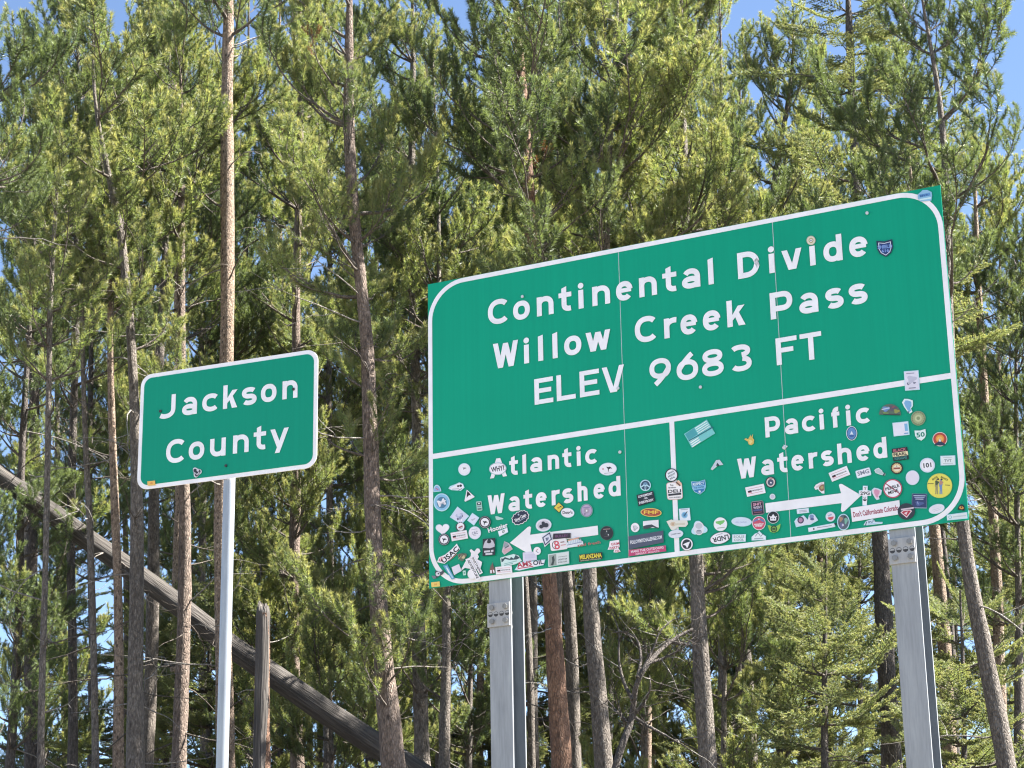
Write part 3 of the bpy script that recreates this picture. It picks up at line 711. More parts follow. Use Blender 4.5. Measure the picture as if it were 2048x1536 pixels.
SP('torn grey and pink triangular sticker', za3([(405, 850), (500, 890), (550, 960), (578, 1012), (405, 1128), (356, 1062)]), 'cfc6d0', (za3([(405, 860), (495, 900), (480, 970), (385, 975)]), '97a0a8'), (za3([(375, 1030), (540, 965), (560, 1010), (410, 1105)]), 'd5aab4'), (za3([(410, 985), (500, 930), (510, 950), (415, 1005)]), '5c5560'))
SP('white cut-out mountain range sticker', za3([(325, 1190), (420, 1160), (600, 1112), (700, 1145), (768, 1250), (640, 1320), (350, 1380), (338, 1300)]), 'd6efee', (za3([(345, 1210), (365, 1190), (372, 1215), (420, 1175), (520, 1210), (545, 1170), (600, 1205), (640, 1130), (730, 1190), (660, 1225), (520, 1235), (420, 1215), (380, 1270), (350, 1278)]), '27474f'), ('rect', 2, -5, 26, 1.6, 14, '8fc0bd'), ('rect', -2, -9, 18, 1.4, 14, '7aa9a7'))
SP('pale note sticker below the left arrow', za3([(783, 1080), (1065, 1058), (1075, 1232), (790, 1272)]), 'dcd9ee', (za3([(820, 1120), (1040, 1105), (1045, 1190), (830, 1210)]), 'd0cde6'))
S('small round white sticker with tiny figures', 'oval', 1075.5, 1102.5, 15, 16, 0, WH, ('rect', 0, 2.5, 6, 1.2, 40, RD), ('rect', 0, -2, 6, 1.2, -30, '5a6080'))
SP('slanted white sticker reading AMSOIL in red and navy', za3([(620, 1440), (720, 1290), (780, 1270), (1060, 1250), (1110, 1235), (1250, 1225), (1215, 1340), (1000, 1385), (720, 1452)]), LB, (za3([(650, 1430), (735, 1305), (1235, 1240), (1205, 1330), (730, 1440)]), WH), (za3([(670, 1425), (690, 1400), (1000, 1355), (1005, 1372)]), RD), T('AMS', -12, 0, 30, 10.5, 9, 'b5304a'), T('OIL', 16, 3.6, 21, 9.5, 9, NV))
crate('white name sticker touching the bottom border left of the AMSOIL one', 1009, 1140.6, 33, 15, 6)
SP('yellow diamond warning style sticker', za4([(393, 45), (500, 145), (400, 272), (284, 165)]), '2b2a1c', (za4([(393, 58), (487, 146), (400, 256), (299, 165)]), 'e9cf4c'), ('blob', 0, -.5, 8, 4, 20, 'b8923a'), ('rect', 4, 1.5, 4, 1.6, -25, '3a3320'))
S("white oval sticker with script reading Doug's", 'oval', 1136.4, 1026.2, 27, 19.5, -6, LB, ('oval', 0, 0, 25, 18, 0, WH), T("Doug's", 0, 0, 20, 8.5, 8))
S('round mauve sticker with a dark rim', 'oval', 1174.2, 1021.5, 25, 27, 0, '7fb7a9', ('oval', 0, 0, 23, 25, 0, '7d7396'), ('oval', 0, 0, 20.5, 22.5, 0, 'bcaac8'), ('oval', 0, 0, 11, 12, 0, 'a89aae'), ('oval', 0, -.5, 3, 4, 0, WH), ('rect', -3.5, -7, 3, 2, 0, '55506e'), ('rect', 0, 6, 13, 2, 5, '8f83a8'))
SP('dark strip sticker with purple letters on the left arrow shaft', za4([(285, 695), (643, 683), (640, 782), (275, 808)]), '2a1c30', T('BULLEY', 0, 0, 26, 5, 4, '70406f'))
S('white rounded sticker with a red double ring logo', 'round', 1119, 1090, 34, 22, 8, 'f1ecf2', ('oval', -6, 0, 15, 17, 0, '2a2230'), ('oval', -5.4, 0, 13, 15, 0, WH), ('oval', -4, 3.5, 10, 9, 0, 'd95868'), ('oval', -3.5, -4, 11, 10, 0, 'd95868'), ('oval', -4, 3.5, 4, 3.5, 0, WH), ('oval', -3.5, -4, 4.5, 4, 0, WH), ('rect', 8, 4, 8, 2, 0, '8a5a60'), ('rect', 9, -2, 10, 1.6, 0, 'd98a95'))
S('white sticker with a blue fence pattern and orange top', 'mount', 1150.5, 1084, 34, 21, 8, 'e6ecf4', *[('rect', -12 + i * 3.6, .5, 1.4, 7, 0, 'b5cbe0') for i in range(8)], ('rect', -1, 5, 24, 2.6, 6, 'dfa88d'), ('rect', 0, -4, 30, 1.4, 4, '8d9cc0'))
S('faded red lettering peeling below the left arrow', None, 1180, 1088.5, 44, 7, 9, None, T('red fresh', 0, 0, 46, 6, 0, 'a8695e'))
S('black round sticker with a dim mountain', 'oval', 1214.3, 1066.7, 26.5, 28.5, 0, '4a5a58', ('oval', 0, 0, 25, 27, 0, '101c20'), ('rect', 0, 8, 14, 1.6, 4, 'a88080'), ('tri', 0, 1, 10, 8, 0, '2c3338'), ('diamond', 0, 3.5, 2, 4, 0, 'c7cacb'), ('oval', 3.5, -3.5, 2.4, 2.6, 0, 'd8dadb'), ('rect', 0, -6.5, 10, 1, 0, '5b4a58'))
SP('white cut-out sticker reading GRIM PARTS CO in red', za4([(1440, 850), (1630, 820), (1640, 960), (1620, 1000), (1660, 1060), (1580, 1085), (1515, 1075), (1530, 1015), (1395, 1025), (1420, 960)]), WH, T('GRIM', .5, 8, 17, 5.4, 8, RD), T('PARTS', -1, .5, 19, 5.4, 8, RD), T('CO.', 5, -6.5, 9, 5.2, 8, RD))
SP('white card sticker with a small dark photo of a figure', za4([(180, 1120), (610, 1058), (618, 1310), (190, 1380)]), 'bfe0dc', (za4([(195, 1130), (600, 1072), (607, 1300), (200, 1362)]), 'dde3e4'), (za4([(200, 1140), (350, 1115), (358, 1345), (210, 1358)]), '98a39f'), (za4([(260, 1180), (300, 1150), (320, 1240), (290, 1350), (240, 1345), (270, 1260)]), '33403f'), T('your favourite', 8, 5, 18, 2.2, 7, '6a7076'), T('LIGHT OF', 8, -.5, 18, 3, 7, '4d565c'), T('$100 OFF', 8, -6, 18, 3.4, 7, '7d858a'))
SP('black sticker reading MELANZANA in yellow', za4([(818, 1132), (1295, 1078), (1300, 1218), (822, 1280)]), '13160f', T('MELANZANA', 0, 1.6, 44, 9, 6, 'f0dc3c'), T('LEADVILLE COLORADO', 0, -5.6, 42, 1.9, 6, 'cfd3b0'))
# middle
S('round white and blue emblem sticker right of the first panel seam', 'oval', 1291.7, 971.3, 22, 22.5, 0, LB, ('oval', 0, 0, 18, 18.5, 0, '2f4a63'), ('oval', 0, 2, 9, 9, 0, '6e93b4'), ('rect', 0, -4, 3, 9, 0, LB), ('rect', -5, -1, 8, 2.4, 35, LB), ('rect', 5, -1, 8, 2.4, -35, LB), ('oval', 0, -4.5, 5, 5, 0, '7f9ab0'))
SP('black sticker reading LONGMONT VS EVERYBODY', za5([(185, 468), (440, 398), (476, 560), (215, 640)]), '101a26', T('LONGMONT', -1, 6.5, 29, 5, 14, WH), T('-VS-', 0, .3, 9, 3.6, 14, WH), T('EVERYBODY', 1, -6, 30, 5, 14, WH))
S('red oval sticker with yellow letters FMF', 'oval', 1303.4, 1025.7, 42, 17.5, -3, 'f2cf6a', ('oval', 0, 0, 38.5, 14.5, 0, 'a8452f'), T('FMF', 0, .5, 29, 7, 3, 'f4c84e'), ('rect', 0, -5, 9, 1, 0, 'e0a060'))
S('round white sticker with a grey head', 'oval', 1271.2, 1055.6, 17, 18.5, 0, WH, ('blob', 0, -1, 11, 12, 0, 'b7b4be'), ('oval', 1, 1, 6, 7, 0, 'd3d0d8'))
SP('white rectangle sticker with a dark ridge line', za5([(288, 870), (525, 848), (530, 968), (290, 978)]), WH, (za5([(290, 945), (340, 930), (420, 918), (500, 960), (520, 965), (515, 985), (440, 960), (360, 985), (292, 985)]), '39424a'))
SP('wide grey sticker reading FOLLOWMYCHALLENGE.COM', za5([(62, 1105), (600, 1013), (607, 1197), (75, 1302)]), '4b5268', T('FOLLOWMYCHALLENGE.COM', 0, 0, 64, 7.5, 10, 'e6e7f0'))
SP('wide pink sticker reading MAKE THE OUTDOORS with a second line', za5([(72, 1312), (640, 1242), (646, 1332), (68, 1410)]), 'c64274', T('MAKE THE OUTDOORS', 0, 2.4, 66, 5, 8, 'f6dfe9'), T('GREAT AGAIN', 0, -3.6, 48, 4, 8, 'f3c7d8'))
S("round white sticker with black rim reading BIRDS AREN'T REAL", 'oval', 1344, 950.8, 26, 27, 0, BK, ('oval', 0, 0, 22, 23, 0, 'eef0f6'), T('BIRDS', -1.5, 5.5, 13, 3.4, 27, '5c6a78'), T("AREN'T", 0, 0, 16, 4, 27, '5c6a78'), T('REAL', 2, -5.5, 11, 3.4, 27, '5c6a78'))
S('white sandwich shop sticker reading DELI on the vertical divider', 'round', 1350, 982.3, 31.5, 35, 4, 'd8b4ae', ('round', 0, 0, 29.5, 33, 0, 'f6f2f4'), T('Ten', -5, 12, 7, 3.6, 0, '43434c'), T('Brothers', -4, 7, 15, 3.2, 0, '43434c'), T('DELI', 0, -.5, 26, 6.5, 0, '2c2a30'), ('rect', 0, -7, 26, 4, 2, '2c2a30'), T('GOOD MORNING', 0, -13, 23, 2.6, 0, '66646c'))
S('small sandwich shaped sticker on the deli sticker', 'blob', 1358.5, 967.5, 14, 12, -40, 'f0d9c8', ('rect', 0, -1.5, 11, 3, 0, '6b4a3a'), ('rect', 0, 1.5, 10, 3, 0, 'e3b79a'))
S('blue shield sticker reading RESPECT THE WATER', 'shield', 1399, 975.5, 28, 28, 8, 'a9d8f2', ('shield', 0, 0, 25.5, 25.5, 0, '2b78b5'), ('rect', 0, 0, 24, 7, 0, '8cc6ea'), T('RESPECT', 0, 7.5, 23, 5.4, 0, 'dff1fb'), T('THE WATER', 0, 0, 21, 3.6, 0, '2f6f9f'), ('rect', 0, -8.5, 4, 4, 0, WH))
S('white square sticker with a blue compass', 'rect', 1370.4, 1029.6, 22, 25, 5, LB, ('rect', 0, 0, 20, 23, 0, 'e4ecf6'), ('oval', -.5, -1, 12.5, 13, 0, '8fc0e0'), ('oval', -.5, -1, 8, 8.5, 0, '5f9cc8'), ('rect', 2, 1.5, 11, 1.6, 48, '20303c'), ('rect', 0, 10, 14, 1, 0, GY))
SP('pale tan banner shaped sticker on the vertical divider', za5([(645, 870), (720, 842), (760, 855), (960, 855), (978, 910), (940, 955), (820, 955), (770, 1000), (720, 1005), (690, 955)]), 'e9e6dc', ('oval', -7, 1, 11, 9, 0, 'dcc3a8'), ('rect', 6, 1, 22, 4, 4, 'd9d2bf'), ('oval', -7, 1, 4, 4, 0, 'c7a58a'))
S('pale oval sticker low on the vertical divider', 'oval', 1352.9, 1068.7, 30, 17, 6, LB, ('oval', 0, 0, 28, 15.4, 0, 'e4e6f2'), T('CAMPgreen', 0, 0, 20, 3.6, 4, '6d7684'))
S('black ring sticker with a white arrowhead', 'oval', 1374.6, 1088.9, 25, 26, 0, '1d2226', ('oval', 0, 0, 23.5, 24.5, 0, WH), ('oval', 0, 0, 18.5, 19.5, 0, '252b33'), ([(1366.5, 1090), (1371, 1087), (1381, 1083.5), (1377, 1094), (1375, 1097), (1372, 1091.5)], WH))
S('pale badge sticker with two ears right of the divider', 'blob', 1398.8, 1057.3, 31, 36, 90, LB, ('oval', 0, 0, 27, 21, 0, 'e2e4ec'), ('oval', 5, 0, 12, 14, 0, 'c3c6d0'), ('oval', -7, 0, 9, 12, 0, 'b9bcc8'), ('rect', -5, 0, 1.6, 8, 0, '6a6d78'))
# Pacific side
S('round white sticker with a green leaf', 'oval', 1441.7, 1049, 27, 27.5, 0, 'e8f4f0', ('oval', 0, 0, 25, 25.5, 0, WH), ('mount', 0, 2.5, 18, 9, 190, '7cc46a'), ('rect', 1, -7, 15, 1.6, 8, '9aa89c'))
S('upside-down white oval sticker reading LNDR', 'oval', 1441.5, 1076.7, 42, 24, 15, '4e4e58', ('oval', 0, 0, 40, 22, 0, WH), T('LNDR', .5, -1, 33, 9.5, 178, BK), ('rect', 0, 7.5, 14, 1, 2, GY))
S('faded pale blue oval sticker', 'oval', 1484, 1044, 41, 19, -3, 'bfeaf0', ('oval', 0, 0, 38, 16.5, 0, 'd6e2f4'), T('city market', -1, -1, 22, 4.5, 4, 'b3bedd'))
SP('white rectangle sticker with two lines of outlined letters', zi([(680, 1170), (930, 1163), (926, 1300), (680, 1312)]), LB, (zi([(690, 1178), (922, 1172), (918, 1293), (690, 1303)]), 'e9f1f4'), T('SOLIS', 0, 3, 22, 5, 1, '8ea3ac'), T('COOL', 0, -3.4, 20, 5, 1, '8ea3ac'))
S('round sticker with red peaks under a blue sky', 'oval', 1518.7, 1046.8, 27, 28, 0, 'efe9f2', ('oval', 0, 0, 24.5, 25.5, 0, 'cf5068'), ('dome', 0, 5.5, 22, 8, 0, '6a7fb5'), ('mount', 0, 2.5, 21, 10, 0, 'cf5068'), ('diamond', 0, 8, 4, 3, 0, WH), T('weather', 0, -1.5, 20, 4, 4, 'f6e8ee'), T('wear', 0, -5.5, 16, 3.4, 4, 'f6e8ee'))
S('round black sticker with a white cup figure', 'oval', 1547.2, 1035.2, 24, 25, 0, 'dfe5ea', ('oval', 0, 0, 22, 23, 0, '16191f'), ('round', 0, -2.5, 12, 8, 0, WH), ('tri', 0, 4, 7, 5, 0, WH), ('rect', -6, 1, 4, 1.4, -40, WH), ('rect', 6, 1, 4, 1.4, 40, WH), ('oval', -2.5, -2.5, 2, 3, 0, BK), ('oval', 2.5, -2.5, 2, 3, 0, BK))
S('green winged sticker', [(1536, 1051), (1541, 1051.5), (1545, 1054), (1552, 1054), (1557, 1051), (1562, 1048), (1561, 1056), (1557, 1063), (1549, 1066.5), (1541, 1064)], 1548.8, 1057.5, 26, 16, 0, '8ec452', ('oval', 0, -1, 13, 14, 0, '24361c'), ('oval', 0, -1, 9, 10, 0, '6e9a40'), ('rect', 0, -1, 6, 3, 0, '24361c'))
S('white cut-out mountain outline sticker', 'mount', 1518.4, 1071.7, 29, 19, 2, LB, ('mount', 0, 0, 26, 16.5, 0, 'e8f0f6'), ('rect', -4, 2, 9, 1, 50, '5b6a78'), ('rect', 1, 2.5, 8, 1, -55, '5b6a78'), ('rect', 6, 0, 7, 1, 50, '5b6a78'), ('rect', 0, -6, 18, 1.8, 2, '9aaab8'))
S('small black square sticker with pink and blue letters', 'round', 1516.2, 1016.4, 25, 28, 6, '9d8f9a', ('rect', 0, 0, 22, 25, 0, '1b1826'), T('SHIT', 0, 7.6, 17, 5.5, 0, 'e3a6bd'), T('WENT', 0, 1, 18, 5.2, 0, 'd3c5da'), T('DOWN IN', 0, -4.5, 17, 3.4, 0, '6f7fc0'), ('rect', 0, -8.8, 16, 1.8, 0, '8a4c62'))
crate('white name sticker left of the right arrow shaft', 1511.7, 981, 38, 19, 12)
S('round sticker with a dark ring below the letter a', 'oval', 1542.2, 964.9, 21, 22.5, 0, '16202c', ('oval', 0, 0, 17, 18.5, 0, 'e0cfc9'), ('oval', 0, -.5, 12, 13, 0, '4a5068'), ('diamond', .5, -1, 4, 4, 20, WH), ('rect', 0, 7, 8, 1.4, 5, 'b0625a'))
S('tiny pale star-shaped sticker', 'gear', 1545.8, 993.9, 12.5, 12.5, 0, 'cfe6ea', ('oval', 0, 0, 8, 8, 0, 'c9c4d6'))
SP('torn slice-shaped sticker with a brown centre', zj([(470, 530), (505, 480), (580, 440), (662, 423), (668, 652), (620, 645), (560, 590), (545, 565), (495, 578)]), 'efeaf0', (zj([(560, 530), (600, 480), (660, 470), (662, 590), (610, 610), (570, 575)]), '8c6a50'), (zj([(500, 520), (620, 450), (640, 465), (520, 545)]), 'dcc3c6'), (zj([(590, 520), (640, 500), (650, 550), (600, 570)]), 'b0a06a'))
crate('tilted white name sticker above the right arrow', 1679.5, 948.2, 39, 19, 22)
S('white sticker with thin serif letters SMG', 'round', 1727.5, 946.4, 30, 16, 15, LB, ('round', 0, 0, 28, 14, 0, WH), T('SMG', 0, 1, 24, 8.5, 0, '83879a'))
S('small pale hand shaped sticker', 'state', 1761, 945, 12, 24, 58, 'd8e6ea', ('state', 0, 0, 9, 20, 0, 'b9c8cc'), ('rect', 0, -9, 6, 3, 0, '3b454a'))
S('tiny white note sticker under the right arrow shaft', 'rect', 1606.6, 1022.6, 24.5, 9.5, 6, LB, ('rect', 0, 0, 22, 8, 0, 'e2e4f0'), ('rect', 0, 1, 15, 1, 0, '8f98a8'), ('rect', 0, -1.4, 16, 1, 0, '8f98a8'))
SP('white cut-out sticker with two purple round badges', zj([(92, 1185), (130, 1130), (270, 1065), (350, 1150), (375, 1060), (440, 1035), (485, 1060), (552, 1165), (400, 1250), (300, 1260), (125, 1298)]), LB, (zj([(110, 1185), (270, 1080), (345, 1165), (390, 1065), (470, 1060), (530, 1160), (390, 1235), (140, 1275)]), 'e0e0ee'), ('oval', -11, -1, 13, 14, 0, '4a3a58'), ('oval', -11, -1, 8, 9, 0, 'b58aa8'), ('oval', 11, 6, 9, 8, 0, '7f93bd'), ('oval', 12, 1, 8, 5, 0, '53608a'))
S('small round white sticker with a red lower half', 'oval', 1661.6, 1033.9, 19.5, 20, 0, LB, ('oval', 0, 0, 17.5, 18, 0, 'e9e2ec'), ('dome', 1, -3.5, 12, 6, 190, 'd05562'), ('rect', -1, 3, 8, 3, 25, 'a9b5cf'))
SP('long narrow white sticker with a small black bird', zj([(355, 1308), (862, 1215), (880, 1235), (880, 1290), (368, 1392)]), LB, (zj([(365, 1315), (862, 1228), (868, 1285), (372, 1378)]), 'ecebf2'), ('oval', -21, -4.6, 3.4, 3.4, 0, BK), ('tri', 22, 4.5, 6, 5, 180, BK), ('rect', 0, 0, 30, 1.4, 9, '9a9daa'))
S('oval sticker with a colourful photo on the bottom border', 'oval', 1688, 1045, 25, 33, 0, LB, ('oval', 0, 0, 21.5, 29.5, 0, '5a6470'), ('blob', -5, 6, 9, 12, 0, 'b08a70'), ('blob', 5, 3, 8, 16, 0, '7fb8a4'), ('blob', -3, -6, 10, 12, 0, '6a6a96'), ('blob', 3, 10, 6, 6, 0, '3c463c'), ('oval', -1, -6, 4, 5, 0, 'cfcbe0'))
S('white cross-shaped sticker with black letters at the right arrow tip', 'cross', 1730.7, 992, 25, 40, -2, LB, ('cross', 0, 0, 22, 37, 0, WH), T('29G', 0, 5, 19, 7, 2), T('T', 0, 14, 5, 5, 0), T('U', 0, -4, 5, 4, 0), ('dome', 0, -9, 8, 3.5, 180, BK))
SP('wide white bumper sticker with red letters about Colorado', zk([(18, 825), (850, 690), (866, 930), (45, 1062)]), WH, T("Don't Californiacate Colorado", 0, 0, 91, 11.5, 9.2, 'a03a52'))
S('pink state-shaped sticker', 'state', 1754.5, 988.6, 21, 25, 0, LB, ('state', 0, 0, 18, 22, 0, 'ecd6e2'), ('state', 0, 1, 12, 17, 0, 'd897b4'))
S('round no-entry style sticker reading PEBBLE MINE', 'oval', 1786.4, 978, 38.5, 38.5, 0, '8a6a78', ('oval', 0, 0, 37, 37, 0, 'c23a50'), ('oval', 0, 0, 33.5, 33.5, 0, WH), T('PEBBLE', -1, 2.5, 29, 6.5, 17), T('MINE', 1, -6, 21, 6.5, 17), ('rect', 0, 0, 36, 2, -36, '8e2c40'))
S('plain white round sticker', 'oval', 1825.7, 956, 27.5, 29.5, 0, LB, ('oval', 0, 0, 25.5, 27.5, 0, 'e9e3f2'))
S('round gold and black gear sticker', 'oval', 1794.3, 936.8, 24.5, 24, 0, '1a1f1a', ('gear', 0, 0, 21, 20.5, 0, 'dcbf86'), ('oval', 0, 0, 14, 13.5, 0, 'f0e3c8'), ('rect', 0, -.5, 13, 3.4, 3, '9a4a3a'), ('oval', 0, 4, 2, 2, 0, '5a4a3a'))
S('round white sticker reading 101', 'oval', 1855.5, 931, 30.5, 29.5, 0, LB, ('oval', 0, 0, 28, 27, 0, 'e6dfee'), ('oval', 0, 0, 24, 23, 0, WH), T('101', 0, 0, 16, 9.5, 7))
S('white rectangle sticker reading TVT', 'rect', 1896.5, 921.5, 30, 19.5, 2, LB, ('rect', 0, 0, 27, 17, 0, 'e4ecee'), T('TVT', 0, -.5, 15, 6, 0, '8f9aa0'), ('rect', 0, 6, 18, .8, 0, 'a9b3b8'), ('rect', 0, -6, 20, .8, 0, 'a9b3b8'))
S("round yellow sticker with two standing figures reading BANG BANG'S", 'oval', 1880, 972, 50.5, 49.5, 0, 'c8d255', ('oval', 0, 0, 48.5, 47.5, 0, 'ecdf5c'), T('BANG', -9.5, 15, 12, 4.2, 30, '4a3c1c'), T("BANG'S", 9.5, 14.5, 15, 4.2, -28, '4a3c1c'), ('fig', -6, -2, 12, 30, 0, '9c9468'), ('fig', 2.5, -2, 12, 30, 0, '6f8fc4'), ('blob', -5.5, 6, 9, 10, 0, '46552f'), ('blob', 3, 6, 9, 10, 0, 'b98a78'), ('oval', -3, 13, 4, 4, 0, '3a2a20'), ('oval', 4, 12.5, 4, 4, 0, '3a2a20'), ('rect', -18, 4, 12, 1.2, 0, '5a5030'), ('rect', 16, 1, 10, 1.2, -4, '5a5030'))
S('navy square sticker with pale lines of print', 'rect', 1839.5, 1002.6, 30, 29, -1, '9aa6c0', ('rect', 0, .6, 29, 27, 0, '2b3766'), ('rect', 0, 10.5, 24, 1.6, 0, 'c3cbe0'), ('rect', 0, 7.2, 20, 1.6, 0, 'a3adce'), ('rect', 0, 3.8, 16, 1.6, 0, 'c3cbe0'), ('blob', 0, -5, 20, 10, 0, '4a5a92'), ('rect', -3, -4, 2, 6, 20, '8a98c4'))
S('dark round sticker with a red diamond emblem', 'oval', 1813.7, 1023.7, 34.5, 33, 0, '2a2f38', ('rect', 2, 5.5, 26, 3, 8, 'd9c6d2'), ([(1802, 1026), (1807, 1021.5), (1822, 1020), (1825, 1023), (1814.5, 1036.5)], 'f0d5dc'), ([(1804.5, 1026), (1808, 1023), (1821, 1021.8), (1822.5, 1023.2), (1814.3, 1034)], 'b8283e'), ([(1809, 1027), (1816.5, 1023.5), (1814, 1030.5)], 'f0d5dc'))
S('white oval sticker at the lower right curve', 'oval', 1874, 1018.4, 32.5, 19, 15, LB, ('oval', 0, 0, 30, 17, 0, 'ebe6f0'), ('rect', 0, 0, 18, 1, 2, 'cfd0da'), ('rect', 0, -3, 14, 1, 2, 'cfd0da'))
S('tiny black and orange cap-shaped sticker in the corner', 'dome', 1923.8, 1015, 14, 12, -10, '1d1a14', ('oval', 0, -1, 9, 6, 0, 'd99a3c'), ('oval', 0, 0, 3, 3, 0, '3a2a18'))
SP('white strip sticker at the lower right corner', zk([(1655, 940), (2005, 893), (2015, 1005), (1665, 1038)]), LB, (zk([(1668, 950), (1998, 905), (2005, 995), (1672, 1025)]), 'e2eaec'), ('oval', -14, -1.5, 7, 7, 0, '8fc8d0'), ('oval', -14, -1.5, 4, 4, 0, 'e2eaec'), ('rect', 5, .5, 26, 2.4, 6, 'c3d2d8'))
S('pale blue cut-out letters sticker on the bottom border', [(1728, 1051), (1733, 1043), (1745, 1039), (1750, 1041), (1751, 1044.5), (1766, 1044.5), (1766, 1048), (1735, 1051.5)], 1747, 1046, 38, 11, 4, 'd6e9f4', T('SPLIT', -3, 2, 14, 4, 6, '4a6288'), ('rect', 4, -1.6, 28, 2, 4, 'b3cde6'), ('rect', -14, -1, 1.6, 8, -20, '33465c'))
S('white map sheet sticker across the horizontal divider', 'rect', 1824.3, 761.7, 29.5, 39, 4, LB, ('rect', 0, 0, 27, 36.5, 0, 'e2deee'), ('blob', 0, 3, 22, 16, 0, 'c4c2d6'), ('rect', -2, 14.5, 16, 1.8, 0, '9a9ab0'), ('blob', -7, -6, 8, 6, 0, '6a6a80'), ('blob', 5, -5, 7, 5, 0, '85859c'), ('oval', -6, -6, 3, 2.4, 0, 'e2deee'), ('rect', 0, -15, 14, 1.8, 0, '77778e'))
S('colourful trout-like sticker right of the word Pacific', 'dome', 1781, 819.5, 44, 22, -2, '5a6a5a', ('blob', -8, 1, 18, 12, 10, '6f8ec0'), ('blob', 5, 3, 18, 13, 0, '5c5560'), ('blob', 13, -3, 14, 9, 0, '93964a'), ('blob', -9, -8, 14, 5, 0, '7d9a50'), ('rect', -9, 1, 16, 2, 14, 'c9d6ea'), ('blob', 6, 5, 8, 4, 20, '8a5058'), ('rect', 3, -10, 34, 2.4, 0, '3a4440'))
S('white cut-out sticker with a blue map shape', 'state', 1817.3, 812.6, 22, 31, 10, 'dff2f6', ('state', 0, 0, 15, 24, 0, '7fb0dc'), ('rect', -2, -12, 4, 3, 0, '556a80'))
S('round olive mandala sticker', 'oval', 1837.2, 837.2, 29, 29, 0, '9aa682', ('oval', 0, 0, 27, 27, 0, '7c8a62'), ('gear', 0, 0, 24, 24, 0, 'a3ac80'), ('gear', 0, 0, 15, 15, 12, 'c3c99c'), ('oval', 0, 0, 7, 7, 0, '8a966a'))
S('white square sticker with a blue edge strip', 'rect', 1802.7, 858.3, 32, 27.5, 6, LB, ('rect', -1, 0, 28, 25, 0, 'e9e6f3'), ('rect', 10.5, 2, 6, 15, 0, '7fb4dc'), ('rect', 9.5, -10, 8, 2.4, 0, '6a9ac8'))
S('white cut-out state sticker with the number 50', 'shield', 1842, 871, 22, 22, 8, 'e4f2f2', T('50', 0, 1, 17, 10, 0, '14806a'))
S('round red sticker with an orange sun and a peak', 'oval', 1880.5, 879, 29.5, 28.5, 0, 'e6e0dc', ('oval', 0, 0, 27, 26, 0, 'b8402f'), ('oval', 0, 1, 17, 16, 0, 'e8963a'), ('oval', 0, .5, 11, 10, 0, 'f3b860'), ('dome', 0, -9, 22, 7, 0, '24304a'), ('tri', 0, -3.5, 12, 11, 0, '24304a'), ('tri', 0, -1.5, 5, 6.5, 0, WH))
S('striped sticker reading BLACK PEARL REGGAE', 'rect', 1801.3, 908.7, 31, 25, 8, '12221e', ('rect', 0, 8, 31, 8.4, 0, '1a1518'), ('rect', 0, 0, 31, 8, 0, 'ecdcb0'), T('BLACK', 0, 8.2, 26, 6, 0, 'c4707a'), T('PEARL', 0, 0, 27, 6, 0, '1c1c16'), T('REGGAE', 0, -8, 25, 5.4, 0, '3f8a86'))
S('blue shield sticker reading SHIELD 616 beside the word Divide', 'shield', 1770.9, 497.7, 32, 34, 6, '14284a', ('shield', 0, -.5, 25, 27, 0, 'dde3f0'), ('shield', 0, -.5, 22, 24, 0, '1d3570'), T('SHIELD', 0, 3.6, 29, 7, 0, '7f9fdc'), T('616', 0, -4.5, 15, 6, 0, '7f9fdc'))
S('pale blue house-shaped sticker at the upper right corner', [(1836, 390), (1846, 381), (1855, 380.5), (1864, 385), (1865, 392), (1863.5, 402), (1841, 404), (1836.5, 398)], 1850.4, 392.5, 29, 23, 8, '8fbfe0', ('rect', 0, 1.5, 22, 6, 3, '5f94cc'), ('rect', 0, -6, 24, 3, 2, 'cfeaf0'), T('MVA', -1, 1, 17, 4, 4, '34609c'))
S('small round medallion on the dot of the second i in Divide', 'oval', 1622.8, 481.6, 18, 18.5, 0, 'c9c4ae', ('oval', 0, 0, 15, 15.5, 0, 'e3ddc9'), ('oval', 0, 0, 10, 10.5, 0, 'b8a878'), ('oval', 0, 0, 6, 6, 0, 'e9e6ea'), ('oval', 0, 0, 2.6, 2.6, 0, '5a5a60'))
SP('teal and white striped flag sticker', zc_([(198, 520), (382, 403), (450, 515), (262, 632)]), '7ccfd0', (zc_([(206, 522), (280, 470), (308, 522), (236, 570)]), '4aa3ac'), *[(zc_([(285 + i * 8.5, 470 + i * 14 + 2), (378 + i * 8.5, 411 + i * 14 + 2), (382 + i * 8.5, 418 + i * 14), (289 + i * 8.5, 477 + i * 14)]), 'eef6f6') for i in range(4)], *[(zc_([(240 + i * 8, 574 + i * 15), (306 + i * 8, 530 + i * 15), (310 + i * 8, 538 + i * 15), (244 + i * 8, 582 + i * 15)]), 'eef6f6') for i in range(4)], (zc_([(236, 572), (430, 460), (434, 468), (240, 580)]), '1c6c7c'))
S('small gold deer sticker', [(1489, 879), (1493, 877), (1497, 879), (1500, 874), (1502, 870), (1503, 875), (1507, 868), (1506, 876), (1509, 880), (1508, 888), (1503, 891), (1498, 889), (1497, 884)], 1500, 880, 19, 23, 0, 'd9b95c', ('blob', 2, -4, 8, 9, 0, 'e6cf86'))
S('small grey tent-shaped sticker', [(1422, 939), (1433, 921), (1440, 920), (1447.5, 930), (1436, 932), (1426, 941)], 1435, 930.5, 25, 20, 0, 'ccd6e2', ('tri', 1, 1, 9, 7, 10, '20303c'), ('rect', -3, -4, 8, 1, 40, 'eef2f6'))
